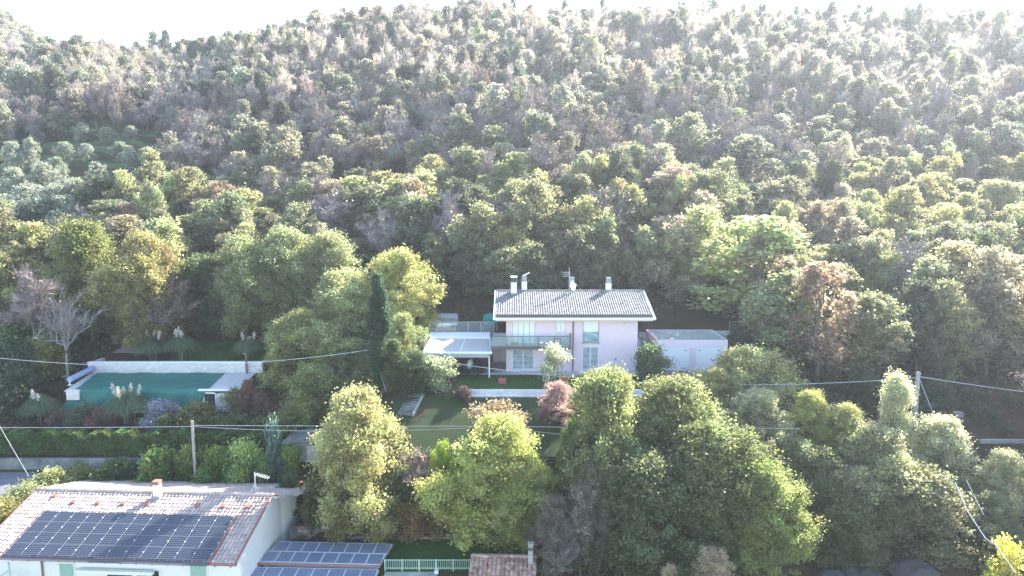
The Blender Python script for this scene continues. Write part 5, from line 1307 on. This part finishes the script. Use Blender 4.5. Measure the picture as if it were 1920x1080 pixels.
# --- around the cypress and left of the villa
T_('cypress0', 707, 506, 39, 61.5, 'dark green', 'tall slim dark cypress left of the villa', name='cypress_tree', col=(.05, .09, .048))
T_('cypress0', 737, 634, 42, 61.0, 'dark green', 'shorter yellow green cypress at the right foot of the tall one', name='cypress_tree', col=(.12, .15, .05))
T_('oak2', 755, 470, 150, 74.5, 'yellow green', 'yellow green tree overhanging the left end of the upper terrace', col=(.30, .31, .11))
T_('oak1', 640, 512, 190, 75.0, 'pale green', 'large pale green tree left of the tall cypress', col=(.30, .32, .16))
T_('oak0', 560, 585, 150, 70.0, 'yellow green', 'dense yellow green tree at the right end of the pool terrace', col=(.27, .28, .11))
T_('oak3', 590, 690, 160, 64.0, 'yellow green', 'low yellow olive tree between the pool and the golden tree', col=(.19, .20, .08))
T_('plume0', 752, 590, 80, 66.0, 'pale green', 'small pale tree right of the tall cypress', col=(.23, .25, .12))
T_('oak1', 775, 660, 80, 60.5, 'dark green', 'dark green bush between the cypresses and the garden stairs', name='shrub', cat='shrub', col=(.08, .11, .05))
T_('oak3', 660, 640, 120, 66.0, 'olive green', 'olive tree low beside the trunk of the tall cypress', col=(.13, .15, .065))
T_('oak2', 452, 446, 150, 79.0, 'olive green', 'large round green tree on the slope above the pool, left one of three', col=(.19, .205, .10))
T_('oak0', 535, 430, 165, 80.0, 'olive green', 'large round green tree on the slope above the pool, middle one of three', col=(.22, .235, .12))
T_('oak1', 615, 442, 140, 79.5, 'olive green', 'large round green tree on the slope above the pool, right one of three', col=(.24, .25, .13))
T_('oak3', 380, 480, 130, 79.5, 'olive green', 'dark green tree just left of the three large round trees', col=(.10, .125, .05))
T_('oak0', 265, 438, 150, 76.0, 'tan', 'tan and green tree on the slope straight above the pool', col=(.22, .20, .085))
T_('oak1', 155, 420, 160, 78.0, 'olive green', 'olive green tree at the left above the pale bare tree', col=(.15, .16, .05))
T_('bare2', 320, 520, 110, 75.5, 'tan', 'brownish half bare tree in the shade above the pool', name='bare_tree', col=(.22, .14, .08), twcol=(.2, .16, .15))
T_('snag0', 112, 520, 120, 70.0, 'pale grey', 'leafless silvery tree with white branches left of the pool', name='bare_tree', cat='bare tree', twcol=(.30, .28, .27))
T_('bare1', 60, 500, 120, 71.5, 'mauve grey', 'mauve leafless tree at the left edge behind the silvery one', name='bare_tree', cat='bare tree', col=(.2, .14, .1), twcol=(.27, .22, .22))
# --- garden shrubs
T_('shrub0', 1221, 653, 76, 63.8, 'mid green', 'round dense green shrub by the right corner of the villa', name='shrub', cat='shrub', col=(.10, .145, .075))
T_('shrub1', 1135, 698, 95, 60.8, 'pale green', 'rounded pale feathery shrub at the lawn edge below the french door', name='shrub', cat='shrub', col=(.25, .29, .17))
T_('shrub2', 815, 678, 92, 60.8, 'silvery', 'pale silvery green bush left of the villa lawn', name='shrub', cat='shrub', col=(.27, .31, .19))
T_('shrub1', 870, 728, 40, 59.2, 'pink red', 'small dark plum bush at the left end of the stone ledge', name='shrub', cat='shrub', col=(.09, .06, .055))
T_('plume0', 1048, 718, 92, 57.8, 'pink red', 'pinkish red maple on the lower lawn before the stone ledge', name='maple_tree', col=(.38, .255, .235))
T_('plume1', 1085, 733, 62, 58.3, 'pink red', 'small dark red maple right of the pinkish one', name='maple_tree', col=(.22, .12, .115))
T_('plume1', 1020, 768, 50, 57.0, 'pink red', 'low pinkish maple at the left foot of the larger one', name='maple_tree', col=(.33, .22, .20))
T_('tuft0', 1040, 652, 66, 62.3, 'silvery', 'thin pale leaved young tree before the glass balcony', name='sapling', cat='sapling', col=(.36, .37, .27))
T_('tuft0', 893, 675, 30, 65.4, 'dark green', 'dark potted plant under the pergola edge', name='plant', cat='plant', sink=0)
T_('tuft0', 866, 688, 34, 65.3, 'dark green', 'low dark green plant at the lawn corner by the pergola', name='plant', cat='plant', col=(.04, .08, .03))
T_('tuft0', 1057, 706, 22, 62.0, 'rusty orange', 'tiny orange plant on the lawn above the pink maple', name='plant', cat='plant', col=(.6, .3, .08))
T_('poplar0', 1425, 616, 40, 71.0, 'bright lime', 'small lime green conifer on the bank right of the garage', name='conifer', col=(.16, .24, .04))
T_('shrub0', 1388, 628, 60, 71.0, 'dark green', 'dark shrub against the right end of the garage', name='shrub', cat='shrub', col=(.06, .09, .05))
T_('shrub2', 1450, 596, 50, 74.0, 'silvery', 'bluish grey shrub on the brown bank, the nearer of two', name='shrub', cat='shrub', col=(.10, .14, .13))
T_('shrub1', 1428, 572, 56, 78.0, 'silvery', 'bluish grey shrub on the brown bank, the farther of two', name='shrub', cat='shrub', col=(.09, .13, .12))
T_('shrub2', 1500, 600, 40, 75.0, 'mid green', 'small bright green bush near the bluish shrubs on the bank', name='shrub', cat='shrub', col=(.16, .24, .06))
T_('shrub1', 1465, 650, 70, 69.0, 'mid green', 'loose green bush under the pale yellow tree beside the garage', name='shrub', cat='shrub', col=(.12, .16, .05))
for i, (px, yt, wp, Y, lk) in enumerate(((1480, 690, 90, 66.0, 'beside the driveway, right of the pale yellow tree'), (1555, 690, 100, 64.5, 'above the shaded grey wall'), (1625, 705, 110, 62.5, 'left of the concrete pole, under the overhead wire'), (1665, 735, 90, 60.5, 'just left of the concrete pole'),
        (1755, 715, 110, 63.0, 'right of the concrete pole under the wire'), (1825, 735, 110, 62.0, 'above the pale barrier beam'), (1895, 745, 110, 62.0, 'at the right edge above the barrier beam'), (1850, 770, 80, 59.5, 'right of the small grey cabinet'), (1420, 600, 60, 75.0, 'on the brown bank behind the lime conifer'), (1530, 640, 90, 70.0, 'deep under the big trees right of the garage'))):
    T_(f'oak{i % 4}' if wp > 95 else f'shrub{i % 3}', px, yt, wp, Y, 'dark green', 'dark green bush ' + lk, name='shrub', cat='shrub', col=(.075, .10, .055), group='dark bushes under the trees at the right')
# pool surroundings
T_('shrub0', 160, 764, 70, 62.5, 'silvery', 'grey green shrub below the left part of the pool cover', name='shrub', cat='shrub', col=(.10, .13, .09))
T_('shrub1', 190, 770, 60, 62.2, 'rusty orange', 'rusty brown shrub between two pampas grasses under the pool', name='shrub', cat='shrub', col=(.15, .09, .07))
T_('shrub2', 112, 775, 50, 62.4, 'rusty orange', 'reddish brown shrub right of the leftmost pampas grass', name='shrub', cat='shrub', col=(.14, .09, .08))
T_('shrub0', 300, 757, 76, 62.5, 'mauve grey', 'bluish lavender bush below the pool cover', name='shrub', cat='lavender bush', col=(.20, .21, .28))
T_('shrub1', 370, 765, 110, 61.8, 'olive green', 'brownish green bushy plant under the pool doorway', name='shrub', cat='shrub', col=(.15, .15, .06))
T_('tuft0', 435, 735, 50, 63.6, 'olive green', 'thin young tree against the pale pool house wall', name='sapling', cat='sapling', col=(.14, .15, .08))
T_('plume0', 461, 714, 40, 63.2, 'rusty orange', 'small russet tree on stakes right of the pool steps, left one', name='sapling', cat='sapling', col=(.20, .11, .08))
T_('plume1', 489, 738, 44, 62.8, 'rusty orange', 'small russet tree on stakes right of the pool, right one', name='sapling', cat='sapling', col=(.18, .12, .10))
T_('shrub2', 270, 622, 90, 80.0, 'mid green', 'bright green ground bush behind the grey board frame', name='shrub', cat='shrub', col=(.08, .16, .03))
T_('shrub0', 160, 610, 70, 79.0, 'tan', 'yellowish brown bush in the dark wood above the stepping stones', name='shrub', cat='shrub', col=(.20, .16, .05))
T_('shrub1', 40, 600, 130, 72.0, 'mid green', 'leafy green bush at the left edge, higher of the group', name='shrub', cat='shrub', col=(.08, .13, .045))
T_('shrub2', 20, 655, 130, 69.0, 'dark green', 'dark blue green bush at the left edge above the overhead wire', name='shrub', cat='shrub', col=(.06, .09, .065))
T_('shrub0', 85, 640, 70, 70.0, 'yellow green', 'yellow green bush at the foot of the silvery bare tree', name='shrub', cat='shrub', col=(.20, .19, .05))
T_('shrub1', 30, 705, 110, 65.0, 'dark green', 'dark bush below the overhead wire at the left edge', name='shrub', cat='shrub', col=(.05, .075, .04))
T_('shrub0', 512, 812, 46, 57.2, 'silvery', 'bluish drooping shrub left of the small grey shed', name='shrub', cat='shrub', col=(.12, .19, .17))
for i, (px, yt, wp, lk, cc) in enumerate(((150, 880, 70, 'left of the white house roof, farthest up the road', (.20, .22, .07)), (95, 885, 80, 'beside the left upper corner of the tiled roof', (.26, .27, .12)), (45, 915, 90, 'left of the tiled roof, third going down', (.22, .23, .12)),
                                          (5, 945, 100, 'left of the tiled roof at the picture edge', (.24, .22, .08)), (-20, 990, 90, 'lowest beside the tiled roof at the left edge', (.26, .24, .08)),
                                          (225, 868, 90, 'behind the white house roof near its left end', (.09, .14, .04)), (300, 850, 95, 'behind the white house roof, left of the wooden pole', (.14, .20, .05)), (350, 845, 60, 'behind the white house roof, at the wooden pole', (.17, .22, .05)),
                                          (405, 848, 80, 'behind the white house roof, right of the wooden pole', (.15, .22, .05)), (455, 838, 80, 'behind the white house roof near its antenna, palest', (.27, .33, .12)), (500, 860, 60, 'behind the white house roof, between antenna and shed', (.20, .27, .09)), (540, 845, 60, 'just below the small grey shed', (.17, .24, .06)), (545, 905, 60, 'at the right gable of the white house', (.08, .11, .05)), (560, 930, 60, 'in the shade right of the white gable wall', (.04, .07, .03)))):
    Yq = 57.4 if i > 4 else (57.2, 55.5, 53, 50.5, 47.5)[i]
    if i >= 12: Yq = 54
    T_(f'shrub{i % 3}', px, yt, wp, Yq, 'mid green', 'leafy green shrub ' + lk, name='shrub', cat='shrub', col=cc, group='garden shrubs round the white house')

# --- hedge (a row nobody could count: one object per clipped hedge)
def hedge(px0, px1, Y, ytop, seed, col, label, dep=1.2):
    rng = np.random.default_rng(seed); a_ = P(px0, ytop, Y); b_ = P(px1, ytop, Y); n = int(abs(b_.x - a_.x) * 2600)
    x = rng.uniform(a_.x, b_.x, n); z0_ = hbase(x, np.full(n, Y)); ht_ = (a_.z - z0_) * (1 + .14 * np.sin(x * 1.9 + seed) * np.sin(x * .7) + .07 * np.sin(x * 5.3))
    t = rng.uniform(0, 1, n); f = rng.uniform(-1, 1, n)
    face = rng.random(n); y = np.where(face < .45, Y - dep / 2 * rng.uniform(.8, 1.1, n), Y + f * dep / 2); z = np.where(face < .45, z0_ + t * ht_, np.where(face < .85, z0_ + ht_ * rng.uniform(.9, 1.06, n), z0_ + t * ht_))
    V = leaf_quads(rng, np.stack([x, y, z], 1), .13); org = np.array([(a_.x + b_.x) / 2, Y, h((a_.x + b_.x) / 2, Y)])
    me = np_mesh('foliage', V - org, np.arange(4 * n).reshape(-1, 4), M['leaf'], {'lv': rng.random(n), 'cv': .5 + .5 * np.sin(x * 2.1) * np.cos(z * 2)})
    e = empty('hedge', org, label, 'hedge'); o = link(bpy.data.objects.new('foliage', me), e); o.color = (*col, 1)
    b = MB()
    for k in range(int(abs(b_.x - a_.x) / 1.1)):
        xx = a_.x + .5 + k * 1.1; zz_ = h(xx, Y); b.tube([(xx, Y - .2, zz_ - .1), (xx + .1, Y - .1, zz_ + 1.3)], .04, 5)
    b.build('stems', M['bark_pale'], e)
    return e
hedge(-30, 500, 59.2, 812, 5, (.075, .125, .035), 'long loose green hedge above the grey roadside wall')
hedge(300, 520, 60.6, 785, 6, (.10, .12, .045), 'shorter brownish green hedge on the bank under the pool house')

# --- pampas grasses
def pampas(px, ytop, wpx, Y, label, plumes, gy=None):
    p = P(px, ytop, Y); rng = np.random.default_rng(int(px)); z = h(p.x, Y) if gy is None else gy; e = empty('pampas_grass', (p.x, Y, z), label, 'pampas grass', 'pampas grasses round the pool')
    Rr = wpx / 2 / (FPX / (Y / .97)); H_ = (p.z - z) * .86; n = 2200
    th_ = rng.uniform(0, 2 * math.pi, n); sprd = rng.uniform(.1, 1, n) ** .7; hh = H_ * (1.05 - .35 * sprd) * rng.uniform(.75, 1.08, n); V = []
    prev = None; ks = 6; L_ = []; w_ = .022
    for k in range(ks + 1):
        t = k / ks; r = Rr * sprd * (t ** 1.5) * 1.05; zz_ = hh * (1 - (1 - min(t * 1.25, 1)) ** 2) - np.maximum(0, t - .62) ** 2 * hh * 2.6 * sprd
        L_.append(np.stack([r * np.cos(th_), r * np.sin(th_), zz_], 1))
    side = np.stack([-np.sin(th_), np.cos(th_), np.zeros(n)], 1)
    for k in range(ks):
        wa_, wb_ = w_ * (1 - k / ks * .8), w_ * (1 - (k + 1) / ks * .8)
        V.append(np.stack([L_[k] - side * wa_, L_[k] + side * wa_, L_[k+1] + side * wb_, L_[k+1] - side * wb_], 1))
    V = np.stack(V, 1).reshape(-1, 3); lv = np.repeat(rng.random(n), ks)
    o = link(bpy.data.objects.new('blades', np_mesh('blades', V, np.arange(len(V)).reshape(-1, 4), M['leaf'], {'lv': lv, 'cv': lv})), e); o.color = (.12, .17, .09, 1)
    for k in range(plumes):
        t = rng.uniform(0, 6.28); r = Rr * rng.uniform(.05, .55); top = (p.z - z) * rng.uniform(.82, 1.03) if k else (p.z - z) * 1.03
        b = np.array([r * math.cos(t) * .4, r * math.sin(t) * .4, 0]); q = np.array([r * math.cos(t), r * math.sin(t), top])
        m = 150; f = rng.random(m) ** .8; c = b + (q - b) * (.72 + .28 * f)[:, None] + rng.normal(size=(m, 3)) * (.10 * np.sin(np.pi * (f * .85 + .12)))[:, None] * np.array([1, 1, .8])
        me = np_mesh('plume', leaf_quads(rng, c, .055, 3.2, up=2.5), np.arange(4 * m).reshape(-1, 4), M['plume']); pl_ = link(bpy.data.objects.new('plume', me), e)
        tv, tf = tubes_np([(b, q * .97 + b * .03, .012, .008)], 4); link(bpy.data.objects.new('stalk', np_mesh('stalk', tv, tf, M['plume'])), pl_)
pampas(236, 720, 100, 63.2, 'fullest pampas grass with many plumes before the pool cover', 9)
pampas(72, 730, 84, 63.5, 'leftmost pampas grass, below the corner of the pool', 4)
pampas(280, 620, 74, 73.6, 'pampas grass behind the pool wall next to the board frame', 3)
pampas(337, 614, 74, 73.8, 'pampas grass behind the pool wall with three tall white plumes', 5)
pampas(463, 624, 60, 73.6, 'smallest pampas grass behind the right end of the pool wall', 3)
blades('grass_bank', -36, -21, 72.6, 77.4, 30000, .14, (.05, .12, .025), lambda x, y: hbase(x, y), 4)
blades('grass_lower_lawn', -10, 8.5, 53, 59.3, 26000, .06, (.05, .065, .03), lambda x, y: hbase(x, y), 6)
blades('grass_strip', -13, 7.5, 46.9, 50.6, 16000, .08, (.05, .11, .02), lambda x, y: hbase(x, y), 7)

# --- olive grove at the left
og = 0
for (px, yt, wp, Y) in ((45, 296, 100, 101), (105, 312, 90, 100), (8, 322, 100, 98), (142, 316, 60, 101), (62, 336, 90, 97), (120, 345, 80, 96.5), (20, 275, 60, 106), (75, 282, 60, 107), (20, 262, 40, 118), (55, 255, 34, 120), (108, 292, 36, 116), (120, 262, 36, 121), (160, 266, 34, 122), (14, 225, 28, 131), (62, 232, 28, 131), (150, 226, 30, 132), (200, 235, 26, 131), (245, 232, 26, 131), (225, 262, 24, 124), (180, 300, 34, 112), (242, 270, 26, 120)):
    d = Y / ray(px, yt)[1]; p = P(px, yt, Y); z = h(p.x, Y); rr_ = wp / 2 / (FPX / d)
    ob = plant(f'wood{og % 5}', p.x, Y, z - .4, min(max(p.z - z, 2.6), 8), max(rr_, 1.5), jit((.24, .26, .215), .1, .03), 'olive_tree', None, None, 'olive tree', 'olive trees on the terraces')
    TREES.append((ob, 'silvery round olive tree')); og += 1

# --- the wooded hillside
wood_rng = random.Random(21)
def blocked(x, y):
    px, py, d = proj((x, y, h(x, y)))
    if -92 < x < -60 and 94 < y < 133: return True
    if -30 < x < -15 and 105 < y < 117: return True
    if -52 < x < -44 and 94 < y < 100: return True
    if y < 81.5 and x < 27: return True
    if y < 84 and x < -8: return True
    return False
spots = []
for k in range(44):
    spots.append((wood_rng.uniform(43, 68), wood_rng.uniform(38, 64)))
yy = 64.0
while yy < 212:
    st_ = 3.7 if yy < 110 else 3.45
    xlim = yy * .80 + 6; xx = -xlim + wood_rng.uniform(0, st_)
    while xx < xlim:
        x = xx + wood_rng.uniform(-.42, .42) * st_; y = yy + wood_rng.uniform(-.42, .42) * st_
        if not blocked(x, y): spots.append((x, y))
        xx += st_
    yy += st_ * .92
def near_manual(x, y): return False
wood = []
for (x, y) in spots:
    z = h(x, y); px, py, d = proj((x, y, z + 7))
    if (px < -60 or px > 1980) and not (y < 64 and px > 2010): continue
    if y < 64 and px < 2010: continue
    u1 = wood_rng.random()
    # patchy mix: more bare mauve wood in the middle heights, leafier low down
    patchn = math.sin(x * .045 + 1) * math.cos(y * .06) + .6 * math.sin(x * .11 + y * .07) + wood_rng.uniform(-.8, .8)
    bare_p = .15 + .36 * min(1, max(0, (y - 92) / 25)) + .12 * patchn + .14 * min(1, max(0, (y - 112) / 20)) * (1 if px < 1300 else .3)
    if px > 1450: bare_p -= .10
    hgt = wood_rng.uniform(5.4, 9.4); rad = wood_rng.uniform(1.7, 3.0) * (1 if y < 120 else .90)
    if y < 84 and x > 26: hgt *= 1.15; rad *= 1.2; bare_p = .05
    low = y < 106 and x < 30
    if low: hgt *= 1.15; rad *= 1.28; bare_p *= .45
    if wood_rng.random() < .10: hgt *= 1.2; rad *= 1.35
    if wood_rng.random() < bare_p:
        key = f'bare{wood_rng.choice((0, 1, 1, 2, 2))}'; look = 'mauve grey leafless' if wood_rng.random() < .6 else 'pale grey leafless'
        rad *= .95
    else:
        key = f'wood{wood_rng.randrange(7)}' if wood_rng.random() < .78 else f'slim{wood_rng.randrange(2)}'
        q = wood_rng.random() + patchn * .06
        if y > 185 and wood_rng.random() < .4: look = 'dark green'
        elif q < .12: look = 'dark green'
        elif q < .50: look = 'olive green'
        elif low and q < .80: look = 'yellow green' if wood_rng.random() < .6 else 'olive green'
        elif q < .74: look = 'yellow green' if y < 125 else 'tan'
        elif q < .93: look = 'tan'
        else: look = 'rusty orange' if wood_rng.random() < .45 else 'yellow green'
    wood.append((x, y, z, hgt, rad, key, look, d))
wood.sort(key=lambda t: -t[4] / t[7] if t[1] < 400 else 0)
wood.sort(key=lambda t: t[7])
LK = {'dark green': (.085, .098, .060), 'olive green': (.185, .188, .110), 'yellow green': (.270, .262, .132), 'tan': (.255, .230, .160), 'rusty orange': (.26, .195, .145)}
n_leafy = n_bare = 0; rest = []
for (x, y, z, hgt, rad, key, look, d) in wood:
    bare = key.startswith('bare')
    if y < 64:
        ob = plant(key, x, y, z - .2, hgt, rad, jit(LK.get(look, LK['tan']), .22, .07), 'bare_tree' if bare else 'leafy_tree', None, 'tree of the wood beyond the right edge of the photo', 'tree', 'trees beyond the right edge')
        continue
    if (bare and n_bare >= 290) or (not bare and n_leafy >= 295): rest.append((x, y, z, hgt, rad, key, look)); continue
    if bare:
        n_bare += 1; tc = jit((.235, .20, .205) if look[0] == 'm' else (.31, .28, .275), .15, .04)
        ob = plant(key, x, y, z - .2, hgt, rad, jit((.26, .20, .12), .2, .1), 'bare_tree', None, None, 'bare tree', 'bare trees on the hillside', tc)
        TREES.append((ob, look + ' tree'))
    else:
        n_leafy += 1
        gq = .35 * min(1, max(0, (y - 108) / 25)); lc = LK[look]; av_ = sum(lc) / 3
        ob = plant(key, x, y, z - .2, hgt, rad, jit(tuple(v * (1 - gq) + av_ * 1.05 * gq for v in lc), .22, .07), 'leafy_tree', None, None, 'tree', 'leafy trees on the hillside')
        TREES.append((ob, look + ' leafy tree'))
# the far wood: one joined mass (past 300 of a kind), with the distant hill
for k in range(620):
    x = wood_rng.uniform(-340, -150); y = wood_rng.uniform(225, 345); z = h(x, y)
    rest.append((x, y, z, wood_rng.uniform(7, 10), wood_rng.uniform(3, 4.4), f'wood{wood_rng.randrange(7)}', wood_rng.choice(['olive green', 'tan', 'tan', 'dark green', 'yellow green'])))
VV = []; LV = []; CV = []; TI = []; TB = []
for i, (x, y, z, hgt, rad, key, look) in enumerate(rest):
    pm = PM[key]; s = np.array([rad / pm[3], rad / pm[3], hgt / pm[2]]); a = wood_rng.uniform(0, 6.28); c_, s_ = math.cos(a), math.sin(a)
    def put(V, lv, cv, col):
        nq = len(lv); sel = np.arange(nq)
        sel = sel[::(4 if y > 230 else 2)]
        q = V.reshape(-1, 4, 3)[sel] * s
        if y > 230: cc_ = q.mean(1, keepdims=True); q = cc_ + (q - cc_) * 1.9
        else: cc_ = q.mean(1, keepdims=True); q = cc_ + (q - cc_) * (1.35 if not key.startswith('bare') else 1.0)
        q = q.reshape(-1, 3); q = np.stack([q[:, 0] * c_ - q[:, 1] * s_, q[:, 0] * s_ + q[:, 1] * c_, q[:, 2]], 1) + np.array([x, y, z - .2])
        VV.append(q); LV.append(lv[sel]); CV.append(cv[sel]); TI.append(np.tile(np.array(col), (len(sel), 1)))
    if key.startswith('bare'):
        put(*pm[4], jit((.235, .20, .205) if look[0] == 'm' else (.31, .28, .275), .15, .04))
        if pm[6]: put(pm[6][0], pm[6][1], pm[6][1], jit((.26, .20, .12), .2, .1))
    else:
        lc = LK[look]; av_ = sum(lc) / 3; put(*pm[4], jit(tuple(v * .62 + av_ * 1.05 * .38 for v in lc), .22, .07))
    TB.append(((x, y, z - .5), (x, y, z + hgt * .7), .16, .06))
if VV:
    VV = np.concatenate(VV); n = len(VV) // 4
    fw = tag(link(bpy.data.objects.new('distant_woodland', np_mesh('distant_woodland', VV, np.arange(4 * n).reshape(-1, 4), M['leaf_far'], {'lv': np.concatenate(LV), 'cv': np.concatenate(CV), 'tint': np.concatenate(TI)}))), kind='stuff')
    tv, tf = tubes_np(TB, 4); tag(link(bpy.data.objects.new('distant_trunks', np_mesh('distant_trunks', tv, tf, M['bark']))), kind='stuff')
print('WOOD', len(wood), 'leafy', n_leafy, 'bare', n_bare, 'rest', len(rest), 'far quads', n)
# undergrowth on the forest floor
rng = np.random.default_rng(77); nU = 60000
x = rng.uniform(-75, 85, nU); y = rng.uniform(60, 130, nU); keep = np.ones(nU, bool)
keep &= ~((y < 80) & (x < 26) & (x > -45)); keep &= ~((x < -60) & (y > 101)); keep &= ~((x > -32) & (x < -13) & (y > 104) & (y < 120))
x, y = x[keep], y[keep]; m = 1
cxy = np.stack([x, y, hbase(x, y) + rng.uniform(0, .8, len(x)) * (.5 + .5 * np.sin(x * .8) * np.cos(y * .9))], 1)
uo_ = link(bpy.data.objects.new('undergrowth', np_mesh('undergrowth', leaf_quads(rng, cxy, .30), np.arange(4 * len(x)).reshape(-1, 4), M['leaf'], {'lv': rng.random(len(x)), 'cv': rng.random(len(x))})))
uo_.color = (.07, .075, .035, 1); tag(uo_, kind='stuff')

# ------------------------------------------------------------------ labels of the hillside trees
ORD = ['first', 'second', 'third', 'fourth', 'fifth', 'sixth', 'seventh', 'eighth', 'ninth', 'tenth', 'eleventh', 'twelfth', 'thirteenth', 'fourteenth', 'fifteenth', 'sixteenth', 'seventeenth', 'eighteenth', 'nineteenth', 'twentieth', 'twenty-first', 'twenty-second', 'twenty-third', 'twenty-fourth']
cells = {}
for ob, look in TREES:
    px, py, d = proj(ob.location + Vector((0, 0, 4)))
    colm = 'above the olive terraces' if px < 250 else 'above the pool' if px < 500 else 'above the tall cypress' if px < 800 else 'above the left half of the villa' if px < 1020 else 'above the right half of the villa' if px < 1220 else 'above the garages' if px < 1500 else 'above the concrete pole' if px < 1740 else 'near the right edge'
    if look.startswith('silvery round'): colm = 'on the left terraces'; rowm = 'low' if py > 300 else 'halfway up' if py > 255 else 'high'
    else: rowm = 'low' if py > 455 else 'lower middle' if py > 370 else 'halfway up' if py > 285 else 'upper middle' if py > 205 else 'high' if py > 120 else 'near the skyline'
    cells.setdefault((look, rowm, colm), []).append((px, ob))
for (look, rowm, colm), L_ in cells.items():
    L_.sort(key=lambda t: t[0])
    for k, (px, ob) in enumerate(L_):
        ob['label'] = f'{look} {rowm} {colm}' + ('' if len(L_) == 1 else f', {ORD[min(k, 23)]} from left')

# ------------------------------------------------------------------ haze
hz = N('glare_haze_air'); pv = hz.n('ShaderNodeVolumePrincipled'); pv.inputs['Color'].default_value = (.90, .94, 1.0, 1)  # air volume added so its scatter also veils the view like lens glare
pv.inputs['Density'].default_value = .00038; pv.inputs['Anisotropy'].default_value = .42
hz.l(pv.outputs[0], hz.out.inputs['Volume'])
hb_ = MB().bb((-430, -30, -8), (310, 1520, 150)); ho = hb_.build('glare_haze', hz.m); tag(ho, kind='stuff')
